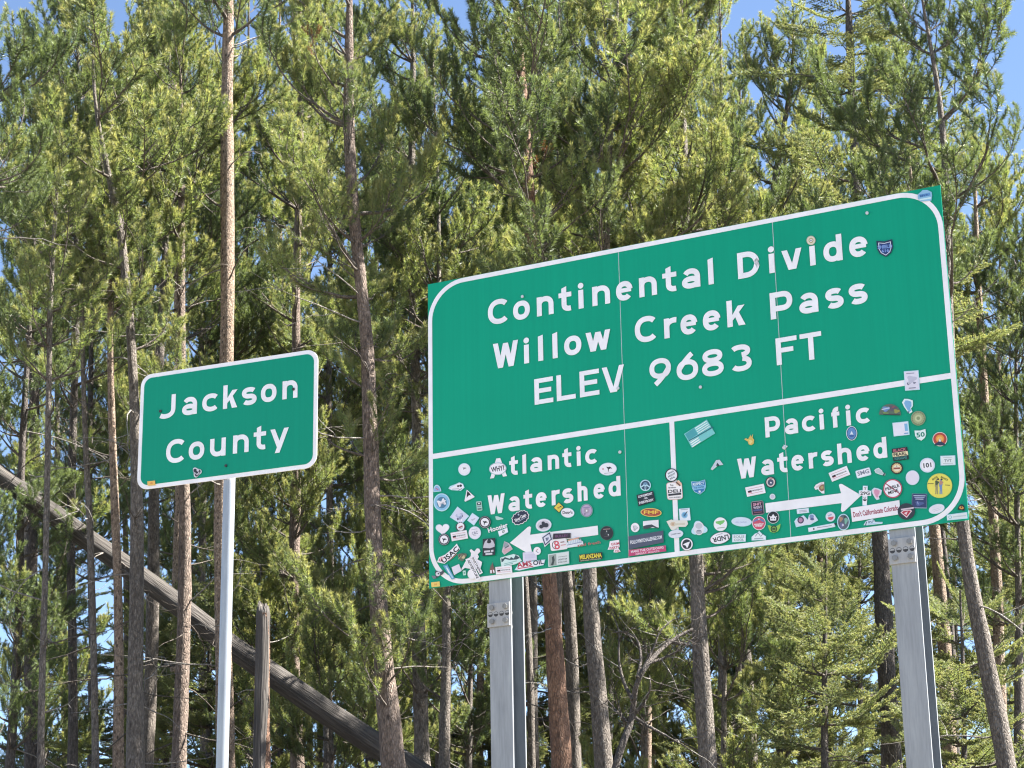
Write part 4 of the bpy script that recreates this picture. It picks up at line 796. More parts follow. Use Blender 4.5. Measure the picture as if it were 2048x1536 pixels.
S('small blue oval sticker below the word Pacific', 'oval', 1704.1, 867.2, 22, 28.5, 0, 'e3e9f4', ('oval', 0, 0, 19.5, 26, 0, '1f3d6c'), ('oval', 0, 0, 17, 23, 0, '5f8cc4'), ('tri', 0, 0, 9, 10, 0, 'dfe8f4'), ('oval', 0, -5, 10, 5, 0, '3a5f9c'))
S('tiny torn white scrap on the second panel seam', 'tri', 1570.5, 896, 9, 10, 160, 'e4eef0', ('tri', 0, 0, 4, 5, 0, '3aa58c'))
# on the small sign
S2 = lambda *a: sticker(SML, sml, *a)
S2('small black and white sticker of a rider on the small sign', 'blob', 395, 945, 20, 22, 0, 'dcd9e2', ('blob', 0, 0, 16, 18, 10, '23222a'), ('oval', 2, 4, 5, 6, 20, 'cfccd6'), ('rect', -2, -3, 9, 2, -40, 'b9b5c0'), ('rect', 3, -2, 6, 1.6, 50, 'dcd9e2'))
S2('yellow inventory tag on the small sign', 'rect', 304, 967, 15.5, 9, 5, 'eebc5c', T('18', 0, 0, 5, 3.6, 0, 'c9793a'))

# ------------------------------------------------------------------ foliage: boughs that every crown repeats
def shoot(P, acc, dens, nl, nw, spread0=68, spread1=28, flatk=0.0, tipshade=0.0):
    """needles round the polyline P; acc collects (V, shade)"""
    P = np.asarray(P); seg = np.linalg.norm(np.diff(P, axis=0), axis=1); L = seg.sum()
    n = max(6, int(L * dens)); t = np.sort(rng.random(n)) ** 0.8
    cum = np.concatenate([[0], np.cumsum(seg)]) / L
    Q = np.stack([np.interp(t, cum, P[:, k]) for k in range(3)], 1)
    T = np.gradient(P, axis=0); D = np.stack([np.interp(t, cum, T[:, k]) for k in range(3)], 1)
    D /= np.linalg.norm(D, axis=1)[:, None]
    ref = np.where(abs(D[:, 2:3]) > 0.9, np.array([[1., 0, 0]]), np.array([[0, 0, 1.]]))
    A = np.cross(D, ref); A /= np.linalg.norm(A, axis=1)[:, None]; B = np.cross(A, D)
    az = rng.random(n) * 2 * np.pi
    ra = np.cos(az)[:, None] * A + (np.sin(az) * (1 - flatk))[:, None] * B + flatk * 0.35 * B
    ra /= np.linalg.norm(ra, axis=1)[:, None]
    ph = np.radians(spread0 + (spread1 - spread0) * t + rng.normal(0, 9, n))
    dirv = np.cos(ph)[:, None] * D + np.sin(ph)[:, None] * ra
    ln = nl * (0.75 + 0.4 * rng.random(n)) * np.where(t > .96, 0.85, 1)
    wv = np.cross(dirv, rng.normal(size=(n, 3))); wv /= np.linalg.norm(wv, axis=1)[:, None]
    w = nw * (0.7 + 0.6 * rng.random(n))
    V = np.stack([Q - wv * w[:, None] / 2, Q + wv * w[:, None] / 2, Q + dirv * ln[:, None]], 1)
    acc.append((V.reshape(-1, 3), np.repeat(np.clip(tipshade * t ** 2 + rng.normal(0.12, .16, n), 0, 1), 1)))
def bent(p0, d, L, upk, n=5, wob=.05):
    d = np.asarray(d, float); d = d / np.linalg.norm(d); P = [np.asarray(p0, float)]
    for k in range(n):
        d = d + np.array([rng.normal(0, wob), rng.normal(0, wob), upk / n + rng.normal(0, wob)]); d /= np.linalg.norm(d)
        P.append(P[-1] + d * L / n)
    return np.array(P)
def finish_bough(name, nee, wood, mats):
    NV = np.concatenate([v for v, s in nee]); NS = np.concatenate([s for v, s in nee])
    WV = np.concatenate(wood.V); WF = np.concatenate(wood.F)
    WT = np.vstack([WF[:, [0, 1, 2]], WF[:, [0, 2, 3]]])
    F = np.vstack([np.arange(len(NV)).reshape(-1, 3), WT + len(NV)])
    mi = np.concatenate([np.zeros(len(NV) // 3), np.ones(len(WT))])
    me = mesh_np(name, np.vstack([NV, WV]), F, mats, mi)
    a = me.attributes.new('shade', 'FLOAT', 'FACE')
    a.data.foreach_set('value', np.concatenate([NS, np.zeros(len(WT))]).astype(np.float32))
    return bpy.data.objects.new(name, me)
def pine_bough(mat, sparse=1.0, needle_mul=1.0):
    nee, wood = [], Acc()
    L = rng.uniform(.75, 1.0)
    ax = bent((0, 0, 0), (1, 0, rng.uniform(-.05, .2)), L, .7, 7)
    wood.add(*tube(ax, np.linspace(.011, .004, len(ax)), 3))
    dens = 470 * needle_mul
    NL, NW = .074, .0082
    shoot(ax[-4:], nee, dens, NL, NW, 74, 34, tipshade=.9)
    k = 0
    for t in np.linspace(.18, .93, int(rng.integers(7, 10))):
        if rng.random() > sparse: continue
        s = 1 if k % 2 else -1; k += 1
        i = t * (len(ax) - 1); i0 = int(i); p = ax[i0] + (ax[min(i0 + 1, len(ax) - 1)] - ax[i0]) * (i - i0)
        a = math.radians(rng.uniform(28, 66)) * s
        l = rng.uniform(.30, .54) * (1.12 - .42 * t)
        tw = bent(p, (math.cos(a), math.sin(a), rng.uniform(0, .5)), l, 1.1, 5)
        wood.add(*tube(tw, np.linspace(.006, .003, len(tw)), 3))
        shoot(tw[1:], nee, dens, NL, NW, 74, 34, tipshade=.9)
        if rng.random() < .75:                       # a forked second shoot
            tw2 = bent(tw[2], (math.cos(a * .2), math.sin(a * .2) + rng.normal(0, .3), .7), l * .62, .6, 4)
            wood.add(*tube(tw2, np.linspace(.004, .0028, len(tw2)), 3))
            shoot(tw2[1:], nee, dens, NL, NW, 74, 34, tipshade=.9)
    return finish_bough('pine_bough', nee, wood, [mat, M_twig])
def fir_bough(mat):
    nee, wood = [], Acc()
    L = rng.uniform(.8, 1.05)
    ax = bent((0, 0, 0), (1, 0, .05), L, .12, 7, .03)
    wood.add(*tube(ax, np.linspace(.010, .003, len(ax)), 3))
    shoot(ax, nee, 330, .032, .0105, 70, 35, .3, .8)
    for t in np.linspace(.12, .95, 13):
        for s in (1, -1):
            i = t * (len(ax) - 1); i0 = int(i); p = ax[i0] + (ax[min(i0 + 1, len(ax) - 1)] - ax[i0]) * (i - i0)
            a = math.radians(rng.uniform(42, 60)) * s; l = (.40 - .30 * t) * rng.uniform(.75, 1.15) * (1 if t > .2 else .7)
            tw = bent(p, (math.cos(a), math.sin(a), rng.uniform(-.08, .12)), l, .15, 4, .04)
            wood.add(*tube(tw, np.linspace(.004, .002, len(tw)), 3))
            shoot(tw, nee, 340, .032, .0105, 70, 35, .3, .9)
            if l > .2:
                for q in (.6,):
                    for s2 in (1, -1):
                        j = int(q * (len(tw) - 1)); a2 = a + s2 * .8
                        t2 = bent(tw[j], (math.cos(a2), math.sin(a2), .03), l * .36, .1, 3, .03)
                        shoot(t2, nee, 340, .032, .0105, 70, 35, .3, .9)
    return finish_bough('fir_bough', nee, wood, [mat, M_twig])
def foliage_nodes(name, objs):
    ng = bpy.data.node_groups.new(name, 'GeometryNodeTree')
    ng.interface.new_socket('Geometry', in_out='INPUT', socket_type='NodeSocketGeometry')
    ng.interface.new_socket('Geometry', in_out='OUTPUT', socket_type='NodeSocketGeometry')
    gi = ng.nodes.new('NodeGroupInput'); go = ng.nodes.new('NodeGroupOutput')
    jn = ng.nodes.new('GeometryNodeJoinGeometry')
    for o in objs:
        oi = ng.nodes.new('GeometryNodeObjectInfo'); oi.inputs['Object'].default_value = o; oi.inputs['As Instance'].default_value = False
        g2 = ng.nodes.new('GeometryNodeGeometryToInstance')
        ng.links.new(oi.outputs['Geometry'], g2.inputs[0]); ng.links.new(g2.outputs[0], jn.inputs[0])
    ip = ng.nodes.new('GeometryNodeInstanceOnPoints')
    ip.inputs['Pick Instance'].default_value = True
    def attr(nm, dt):
        a = ng.nodes.new('GeometryNodeInputNamedAttribute'); a.data_type = dt; a.inputs['Name'].default_value = nm
        return a.outputs[0]
    e2r = ng.nodes.new('FunctionNodeEulerToRotation')
    ng.links.new(attr('rot', 'FLOAT_VECTOR'), e2r.inputs[0])
    ng.links.new(gi.outputs[0], ip.inputs['Points']); ng.links.new(jn.outputs[0], ip.inputs['Instance'])
    ng.links.new(attr('var', 'INT'), ip.inputs['Instance Index'])
    ng.links.new(e2r.outputs[0], ip.inputs['Rotation']); ng.links.new(attr('scl', 'FLOAT'), ip.inputs['Scale'])
    ng.links.new(ip.outputs[0], go.inputs[0])
    return ng
NV_ = 8
YS = .76                                             # depth of the stand: trunk widths of 15 to 30 cm
SETS = {
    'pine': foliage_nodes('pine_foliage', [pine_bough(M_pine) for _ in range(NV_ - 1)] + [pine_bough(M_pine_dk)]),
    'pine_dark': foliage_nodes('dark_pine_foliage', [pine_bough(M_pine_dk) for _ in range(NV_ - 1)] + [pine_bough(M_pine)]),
    'fir': foliage_nodes('fir_foliage', [fir_bough(M_fir) for _ in range(NV_)]),
    'red': foliage_nodes('red_foliage', [pine_bough(M_red, .5) for _ in range(NV_)]),
}
def add_foliage(root, pts, rots, scl, kind, name='foliage'):
    me = bpy.data.meshes.new('crown_points')
    n = len(pts)
    me.vertices.add(n); me.vertices.foreach_set('co', np.asarray(pts, np.float32).ravel())
    a = me.attributes.new('rot', 'FLOAT_VECTOR', 'POINT'); a.data.foreach_set('vector', np.asarray(rots, np.float32).ravel())
    a = me.attributes.new('scl', 'FLOAT', 'POINT'); a.data.foreach_set('value', np.asarray(scl, np.float32))
    a = me.attributes.new('var', 'INT', 'POINT'); a.data.foreach_set('value', rng.integers(0, NV_, n).astype(np.int32))
    o = part(name, me, root, kind='stuff')
    md = o.modifiers.new('foliage', 'NODES'); md.node_group = SETS[kind]
    return o
def dead_twig(acc, p, az, L, m=0, lift=None, r=.008):
    lift = rng.uniform(-.5, .35) if lift is None else lift
    tw = bent(p, (math.cos(az), math.sin(az), lift), L, rng.uniform(-1.0, 1.0), 7, .13)
    acc.add(*tube(tw, np.linspace(r, .0022, len(tw)), 4), m)
    for k in range(int(L * 3.2)):
        j = int(rng.integers(2, 7)); a2 = az + rng.choice([-1, 1]) * rng.uniform(.4, 1.1)
        t2 = bent(tw[j], (math.cos(a2), math.sin(a2), rng.uniform(-.5, .5)), L * rng.uniform(.2, .5), rng.uniform(-.8, .8), 5, .16)
        acc.add(*tube(t2, np.linspace(r * .5, .0018, len(t2)), 3), m)
def trunk_mesh(P, R, mat, sides=13):
    n = len(P); a = np.linspace(0, 2 * np.pi, sides, endpoint=False)
    lump = 1 + .05 * np.sin(a[None, :] * 2 + rng.random() * 6 + np.arange(n)[:, None] * .5) + rng.normal(0, .035, (n, sides))
    V, F = tube(P, R[:, None] * lump, sides)
    me = mesh_np('trunk', V, F, [mat], smooth=True)
    return me
def path_of(Y, pts, top_z, base_extra=0.0):
    """trunk centre line from picture points (x, y, width) at depth Y, continued down to the ground and up to top_z"""
    W = np.array([at(x, y, Y) for x, y, w in pts]); R = np.array([w * Y / FPX / 2 for x, y, w in pts])
    o = np.argsort(W[:, 2]); W = W[o]; R = R[o]
    sl = (W[1] - W[0]) / (W[1, 2] - W[0, 2]) if len(W) > 1 else np.array([0, 0, 1.])
    sl[:2] = np.clip(sl[:2], -.07, .07)
    zg = float(gz(W[0, 0], Y)); b = W[0] - sl * (W[0, 2] - zg)
    Pb = b - sl * .3
    pts_ = [Pb] + list(W); rad = [R[0] * (1 + .012 * (W[0, 2] - zg) / max(R[0], .05)) + .02] + list(R)
    if top_z > W[-1, 2] + .1:
        st_ = (W[-1] - W[-2]) / (W[-1, 2] - W[-2, 2]) if len(W) > 1 else np.array([0, 0, 1.])
        st_[:2] = np.clip(st_[:2], -.08, .08)
        pts_.append(W[-1] + st_ * (top_z - W[-1, 2])); rad.append(.012)
    pts_ = np.array(pts_); z = pts_[:, 2]
    zz = np.arange(z[0], z[-1], .3); zz = np.append(zz, z[-1])
    P = np.stack([np.interp(zz, z, pts_[:, k]) for k in range(3)], 1)
    ker = np.ones(5) / 5
    for k in (0, 1):
        q = np.convolve(np.pad(P[:, k], 2, mode='edge'), ker, 'valid'); P[:, k] = q + .018 * np.sin(zz * 1.1 + rng.random() * 6) * np.minimum(1, (zz - z[0]) / 3)
    return P, np.interp(zz, z, rad), b
def grow(root, b, P, R, kind, zc, Rc, dens=.62, droop=0.0, bark_limb=None, dead=10, red=0, shape=1.0, dead_from=None, low=None, low_dens=.3):
    """limbs, foliage and dead twigs on the trunk P above height zc; crown half-width Rc"""
    fir = kind == 'fir'
    acc = Acc(); pts, rots, scl = [], [], []
    top = P[-1, 2]; h = top - zc; z = zc if low is None else min(low, zc)
    on = lambda zz: np.array([np.interp(zz, P[:, 2], P[:, k]) for k in range(3)])
    while z < top - .15:
        t = max(0.0, (z - zc) / h)
        dz = dens if z >= zc else low_dens
        prof = (min(1, .55 + t * 1.6) * (1 - t) ** .62) if not fir else (1 - t) ** .8
        prof = max(prof * shape, .10)
        p0 = on(z) - b; rt_ = np.interp(z, P[:, 2], R)
        for k in range(int(rng.integers(3, 6)) if not fir else int(rng.integers(4, 7))):
            if rng.random() > dz: continue
            az = rng.random() * 2 * np.pi; L = Rc * .86 * prof * rng.uniform(.4, 1.3)
            if L < .22:
                pts.append(p0); rots.append((0, -rng.uniform(.5, 1.2), az)); scl.append(rng.uniform(.5, .75)); continue
            lift = (rng.uniform(-.05, .45) + .5 * t) if not fir else rng.uniform(-.4, .0) - droop * .3 + .5 * t
            br = bent(p0, (math.cos(az), math.sin(az), lift), L, .5 if not fir else .45, 7, .07)
            acc.add(*tube(br, np.linspace(min(rt_ * .55, .012 + .016 * L), .006, len(br)), 5))
            nb = max(2, int(L / (.27 if not fir else .30)))
            for q in np.linspace(.30 if L > .9 else .15, .97, nb):
                i = q * (len(br) - 1); i0 = min(int(i), len(br) - 2); p = br[i0] + (br[i0 + 1] - br[i0]) * (i - i0)
                s = rng.choice([-1, 1]); d = br[i0 + 1] - br[i0]
                yaw = math.atan2(d[1], d[0]) + s * rng.uniform(.25, .95) * (1 - .75 * q)
                pit = -math.atan2(d[2], math.hypot(d[0], d[1])) * .8 + rng.normal(0, .15)
                pts.append(p); rots.append((rng.normal(0, .2), pit, yaw))
                scl.append(rng.uniform(.75, 1.2) * (1.0 if L > .8 else .8))
        z += rng.uniform(.2, .42) if not fir else rng.uniform(.22, .34)
    # dead twigs on the bare trunk
    zb = b[2] + 1.5 if dead_from is None else dead_from
    for k in range(dead):
        zz = rng.uniform(zb, max(zc + .25 * h, zb + 1)); p = on(min(zz, top - .3)) - b
        dead_twig(acc, p, rng.random() * 2 * np.pi, rng.uniform(.35, 1.6), 1 if rng.random() < .55 else 0, None, .0105)
    if acc.n: part('limbs', acc.mesh('limbs', [bark_limb or M_twig, M_dead]), root, kind='stuff')
    if pts: add_foliage(root, pts, rots, scl, kind)
    if red:
        idx = rng.integers(0, len(pts), red)
        add_foliage(root, [pts[i] for i in idx], [rots[i] for i in idx], [.5] * red, 'red', 'dead_foliage')
BARKS = dict(brown=M_bark_brown, grey=M_bark_grey, tan=M_bark_tan, rust=M_bark_rust, dark=M_bark_dark)
def tree(Y, pts, top, zc_px, Rc, label, kind='pine', bk='grey', group='pines along the forest edge', name='pine_tree', **kw):
    """top: picture y of the crown tip (may lie above the frame); zc_px: picture y of the lowest live branch"""
    Y = Y * YS; Rc = Rc * .86
    x0 = pts[0][0]
    tz = at(x0, top, Y)[2]; zc = at(x0, zc_px, Y)[2]
    P, R, b = path_of(Y, pts, tz)
    if 'low' in kw: kw['low'] = at(x0, kw['low'], Y)[2]
    root = thing(name, label, 'tree', b, group=group)
    part('trunk', trunk_mesh(P - b, R, BARKS[bk]), root)
    grow(root, b, P, R, kind, max(zc, b[2] + .8), Rc, **kw)
    return root
TREES = [
 # Y, [(x, y, width)], top, lowest live branch, crown half-width, label, kind, bark, extra
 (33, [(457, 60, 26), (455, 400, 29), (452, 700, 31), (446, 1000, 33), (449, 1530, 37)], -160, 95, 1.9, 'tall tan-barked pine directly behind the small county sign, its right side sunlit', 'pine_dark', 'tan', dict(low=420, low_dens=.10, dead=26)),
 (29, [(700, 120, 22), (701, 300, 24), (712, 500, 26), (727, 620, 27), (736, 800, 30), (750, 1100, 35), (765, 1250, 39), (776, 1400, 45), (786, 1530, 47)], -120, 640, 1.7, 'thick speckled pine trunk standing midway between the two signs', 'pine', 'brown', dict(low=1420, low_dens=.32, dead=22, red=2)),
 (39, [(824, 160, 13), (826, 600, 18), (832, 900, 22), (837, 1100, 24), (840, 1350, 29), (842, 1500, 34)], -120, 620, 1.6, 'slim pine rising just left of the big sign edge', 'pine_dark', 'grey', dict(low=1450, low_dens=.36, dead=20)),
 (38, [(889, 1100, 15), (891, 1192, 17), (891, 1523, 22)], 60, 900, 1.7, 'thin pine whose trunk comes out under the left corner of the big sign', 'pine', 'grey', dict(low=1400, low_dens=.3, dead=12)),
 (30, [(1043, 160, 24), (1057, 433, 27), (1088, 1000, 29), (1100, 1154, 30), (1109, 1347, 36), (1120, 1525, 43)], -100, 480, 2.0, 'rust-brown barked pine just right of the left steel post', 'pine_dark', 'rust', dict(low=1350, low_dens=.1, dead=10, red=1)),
 (31, [(1235, 60, 7), (1205, 600, 18), (1178, 1154, 28), (1192, 1317, 34), (1204, 1510, 38)], 0, 700, 2.0, 'grey-barked pine with a sunlit pointed top above the middle of the big sign', 'pine', 'grey', dict(dead=12)),
 (40, [(1128, 1100, 20), (1145, 1347, 25), (1152, 1525, 27)], 100, 800, 1.8, 'pale-edged trunk half hidden behind the rust-brown pine', 'pine', 'grey', dict(dead=10)),
 (32, [(1372, 350, 17), (1385, 800, 24), (1396, 1139, 30), (1403, 1317, 34), (1414, 1525, 35)], -60, 760, 2.0, 'stout grey pine under the middle of the big sign, below the vertical divider', 'pine', 'grey', dict(low=1300, low_dens=.2, dead=12)),
 (40, [(1584, 150, 9), (1545, 400, 13), (1505, 900, 16), (1486, 1214, 18), (1495, 1347, 22), (1501, 1510, 24)], 45, 700, 1.7, 'narrow pine with a brightly lit bushy top right of centre above the big sign', 'pine', 'grey', dict(dead=10)),
 (45, [(1052, 1200, 13), (1059, 1377, 15), (1063, 1520, 16)], 250, 950, 1.7, 'very thin trunk hugging the right side of the left steel post', 'pine', 'grey', dict(dead=8)),
 (36, [(1699, 60, 17), (1702, 220, 19), (1730, 700, 25), (1757, 1080, 31), (1770, 1273, 36), (1788, 1510, 39)], -90, 700, 2.0, 'tall dark spruce trunk showing left of the right steel post', 'fir', 'dark', dict(dead=45, name='spruce_tree', dens=.55, droop=1.0)),
 (42, [(1850, 800, 18), (1871, 1110, 25), (1886, 1258, 26), (1895, 1400, 27)], 150, 700, 1.7, 'pine trunk just right of the right steel post, its foot hidden by fir boughs', 'pine_dark', 'tan', dict(dead=8)),
 (48, [(1888, 1100, 13), (1898, 1228, 14), (1908, 1420, 15)], 330, 700, 1.6, 'thin dark stem between the right steel post and the leaning trunk', 'pine_dark', 'dark', dict(dead=8)),
 (30, [(1864, 123, 9), (1884, 247, 13), (1895, 500, 19), (1908, 850, 25), (1924, 1095, 28), (1945, 1199, 31), (1966, 1317, 33), (1993, 1421, 36), (2016, 1525, 38)], -40, 650, 1.9, 'leaning speckled pine at the lower right with a dark crown against the sky', 'pine_dark', 'grey', dict(dead=16, shape=1.0)),
 (38, [(1960, 600, 15), (1975, 900, 18), (1991, 1139, 22), (1997, 1258, 22), (2008, 1500, 24)], 270, 640, 1.5, 'pale straight trunk at the far right edge behind the leaning pine', 'pine', 'tan', dict(dead=10, dens=.8)),
 (42, [(600, 117, 13), (597, 423, 15), (592, 800, 19), (588, 1035, 22), (590, 1262, 22), (592, 1400, 23)], -90, 700, 1.8, 'mid-distance pine just right of the small sign with a reddish scar', 'pine', 'brown', dict(low=1400, low_dens=.4, dead=10, red=1)),
 (30, [(112, 450, 9), (100, 650, 11), (92, 900, 12), (90, 1150, 13), (84, 1524, 14)], 330, 760, 1.2, 'slender pale young pine in front of the fallen log at the left edge', 'pine', 'grey', dict(dead=14)),
 (38, [(152, 500, 13), (148, 800, 16), (143, 1174, 18), (143, 1489, 20)], -60, 560, 1.6, 'straight dark trunk second from the left edge, behind the log', 'pine_dark', 'dark', dict(low=1100, low_dens=.2, dead=14)),
 (33, [(163, 600, 9), (172, 850, 11), (180, 1035, 13), (183, 1244, 14), (190, 1506, 15)], 260, 640, 1.2, 'thin grey trunk crossing in front of the log left of the small sign', 'pine', 'grey', dict(dead=12)),
 (33, [(224, 760, 14), (230, 1035, 17), (235, 1244, 19), (237, 1506, 22)], 200, 640, 1.3, 'brownish thin trunk left of the small sign edge, sunlit down its right side', 'pine', 'tan', dict(dead=12)),
 (31, [(190, 240, 9), (212, 320, 12), (234, 380, 14), (255, 560, 18), (264, 760, 21), (274, 1035, 26), (276, 1244, 30), (272, 1506, 38)], 40, 420, 1.5, 'crooked-topped pine touching the left edge of the small sign', 'pine', 'grey', dict(low=900, low_dens=.14, dead=20)),
 (40, [(318, 760, 20), (308, 1035, 24), (302, 1244, 25), (296, 1500, 27)], 60, 650, 1.7, 'shaded trunk standing behind the crooked-topped pine under the small sign', 'pine_dark', 'grey', dict(dead=10)),
 (34, [(362, 417, 15), (365, 700, 19), (367, 1035, 24), (367, 1174, 26), (365, 1349, 28), (361, 1506, 32)], 100, 420, 1.6, 'knotty brown pine trunk below the small sign, left of its post', 'pine', 'brown', dict(low=900, low_dens=.16, dead=20)),
 (36, [(48, 900, 15), (38, 1150, 17), (31, 1314, 18), (21, 1489, 19)], 330, 560, 1.5, 'leftmost trunk, dark and partly veiled by needles', 'pine_dark', 'dark', dict(low=1500, low_dens=.35, dead=12)),
 (28, [(-40, 400, 14), (-30, 900, 20), (-25, 1400, 24)], -150, 470, 1.25, 'pine at the left edge showing only dark boughs at the top left', 'pine_dark', 'grey', dict(dead=6)),
 (39, [(66, 700, 20), (66, 1105, 24), (62, 1480, 27)], 120, 560, 1.6, 'dark trunk behind the log near the left edge', 'pine', 'dark', dict(low=1400, low_dens=.25, dead=12)),
]
for Y, pts, top, zc, Rc, lab, kind, bk, kw in TREES:
    tree(Y, pts, top, zc, Rc, lab, kind, bk, **kw)
# understorey and second row: stems hidden, crowns seen between the trunks
UNDER = [
 (40, 660, 1180, 1560, 1.5, 'pine', 'low bright pine sapling behind the fallen log, right of the broken snag', 11),
 (44, 770, 1020, 1560, 1.6, 'pine', 'bushy young pine filling the gap left of the big sign', 12),
 (43, 520, 1000, 1560, 1.6, 'pine', 'young pine behind the broken snag and the small post', 12),
 (46, 940, 1130, 1560, 1.7, 'pine_dark', 'shaded young pine behind the left steel post', 14),
 (37, 1290, 960, 1600, 1.9, 'pine', 'bright bushy pine under the big sign between the two grey trunks', 14),
 (35, 1450, 1040, 1600, 1.8, 'pine', 'sunny young pine right of the stout grey trunk under the big sign', 14),
 (33, 1652, 1080, 1640, 1.15, 'fir', 'pale green young fir left of the right steel post', 18),
 (42, 1575, 1080, 1640, 1.5, 'fir', 'small fir behind the sunny fir at lower right of centre', 16),
 (34, 1925, 1180, 1640, 1.6, 'fir', 'small fir between the right steel post and the leaning trunk', 16),
 (40, 2040, 900, 1640, 1.7, 'fir', 'dark fir at the lower right edge', 18),
 (37, 2035, 520, 1300, 1.5, 'pine_dark', 'dark pine at the right edge beside the big sign', 16),
 (44, 420, 1130, 1640, 1.9, 'fir', 'dark fir low behind the small sign post', 18),
 (45, 330, 1180, 1640, 1.6, 'fir', 'dark fir behind the knotty brown trunk', 18),
 (46, 90, 1180, 1620, 1.3, 'pine', 'thin-crowned pine low behind the trunks at the left edge', 10),
]
for Y, x, top, low, Rc, kind, lab, bw_ in UNDER:
    fir = kind == 'fir'
    tree(Y, [(x, (top + low) / 2, bw_ * .6), (x, low, bw_)], top, low, Rc, lab, kind, 'dark' if fir else 'grey', group='young trees under the tall pines', name='fir_tree' if fir else 'pine_tree', dead=8, dens=.7)
# back rows
MARKS = [(0, 'at the left edge'), (100, 'behind the slender pale pine'), (210, 'behind the crooked-topped pine'), (340, 'behind the knotty brown trunk'), (455, 'behind the tall tan-barked pine'), (595, 'just right of the small sign'), (720, 'behind the thick speckled trunk'),
         (850, 'by the big sign edge'), (1050, 'behind the rust-brown pine'), (1235, 'behind the pointed sunlit pine'), (1390, 'behind the big sign middle'), (1590, 'behind the brightly lit bushy pine'), (1710, 'behind the dark spruce'), (1885, 'behind the leaning pine'), (2040, 'at the right edge')]
def mark(x): return min(MARKS, key=lambda m: abs(m[0] - x))[1]
_seen = {}
def unique(base, x, xs_all):
    """adds which one of several alike, counted from the left"""
    same = sorted(q for q in xs_all if mark(q) == mark(x)); n = len(same); k = same.index(x)
    w = '' if n == 1 else (', the left one' if k == 0 else ', the right one' if k == n - 1 else ', the middle one' if n == 3 else ', the %s from the left' % ('second', 'third', 'fourth')[k - 1])
    return base + ' ' + mark(x) + w
BACK = [(50, 60, 420), (52, 180, 200), (56, 300, -110), (50, 405, -40), (54, 500, -150), (58, 560, -120), (51, 655, -130), (55, 745, -80), (48, 350, -120), (49, 1120, -100), (53, 1220, -140), (60, 1300, -120), (49, 1440, -90), (50, 870, 330), (57, 960, 200), (52, 1060, 60), (56, 1150, -30),
        (50, 1290, 40), (55, 1400, -60), (51, 1480, 90), (57, 1640, 120), (53, 1760, 260), (58, 1830, 330), (52, 2000, 420), (60, 120, 330), (62, 620, 150), (63, 1010, 200), (62, 1330, 120), (64, 1560, 260), (63, 820, 220), (62, 240, 360), (66, 460, 240), (65, 1900, 520)]
for k, (Y, x, top) in enumerate(BACK):
    w = 0.20 * FPX / Y
    tree(Y, [(x, top + 120, w * .25), (x + rng.uniform(-12, 12), 900, w * .8), (x + rng.uniform(-12, 12), 1520, w)], top, rng.uniform(800, 1250), rng.uniform(1.6, 2.2), unique('distant tall pine', x, [q[1] for q in BACK]), ['pine', 'pine_dark'][k % 2], ['grey', 'dark', 'tan'][k % 3],
         group='distant pines in the back rows', dead=6, dens=.45)
FAR = [(56, 130, 900, 'fir'), (58, 350, 760, 'fir'), (62, 450, 700, 'pine'), (55, 560, 820, 'pine'), (60, 640, 780, 'fir'), (56, 720, 760, 'pine'), (62, 800, 700, 'pine'), (57, 900, 820, 'fir'), (61, 980, 900, 'pine'),
       (56, 1060, 980, 'fir'), (60, 1150, 950, 'pine'), (57, 1230, 980, 'pine'), (61, 1320, 960, 'fir'), (56, 1410, 960, 'pine'), (62, 1480, 920, 'pine'), (57, 1560, 900, 'fir'), (60, 1660, 900, 'pine'), (56, 1720, 980, 'fir'), (61, 1830, 960, 'pine'), (57, 1910, 900, 'fir'), (60, 1990, 800, 'pine')]
for k, (Y, x, top, kind) in enumerate(FAR):
    tree(Y, [(x, 1300, 9), (x, 1560, 13)], top, 1640, 2.0, unique('distant low %s deep in the forest' % kind, x, [q[1] for q in FAR if q[3] == kind]), kind, 'dark', group='distant low trees deep in the forest', name=kind + '_tree', dead=3, dens=.6)
# ---- the fallen log, hung up among the trunks
LP = [(-120, 862, 50), (0, 952, 47), (87, 1016, 50), (165, 1072, 50), (244, 1128, 51), (320, 1182, 52), (401, 1246, 54), (480, 1306, 54), (562, 1362, 55), (659, 1430, 56), (757, 1494, 58), (860, 1562, 60), (960, 1626, 62)]
def yl(x): return YS * (36.2 + .0006 * (x - 400))
LW = np.array([at(x, y, yl(x)) for x, y, w in LP]); LR = np.array([w * .5 * yl(x) / FPX * .84 for x, y, w in LP])
while LW[-1, 2] > float(gz(LW[-1, 0], LW[-1, 1])) - .1 and len(LW) < 30:
    LW = np.vstack([LW, LW[-1] + (LW[-1] - LW[-2])]); LR = np.append(LR, LR[-1] * 1.02)
b = np.array([LW[-1, 0], LW[-1, 1], float(gz(LW[-1, 0], LW[-1, 1]))])
log = thing('fallen_log', 'weathered grey log lying aslant among the trunks at the lower left', 'log', b)
tt = np.linspace(0, len(LW) - 1, 90); P = np.stack([np.interp(tt, np.arange(len(LW)), LW[:, k]) for k in range(3)], 1); R = np.interp(tt, np.arange(len(LW)), LR)
sd = 28; a = np.linspace(0, 2 * np.pi, sd, endpoint=False)
prof = 1 + .05 * np.sin(3 * a + .4) - .22 * np.exp(-((a - 4.55) / .10) ** 2) - .14 * np.exp(-((a - 5.3) / .07) ** 2) - .12 * np.exp(-((a - 3.6) / .08) ** 2) - .1 * np.exp(-((a - 1.9) / .07) ** 2)
V, F = tube(P - b, R[:, None] * (prof[None, :] + rng.normal(0, .012, (len(P), sd)) + .03 * np.sin(tt * .9)[:, None]), sd)
axd = Vector(P[-1] - P[0]).normalized(); qt = axd.to_track_quat('Z', 'X'); Mi = np.array(qt.to_matrix())
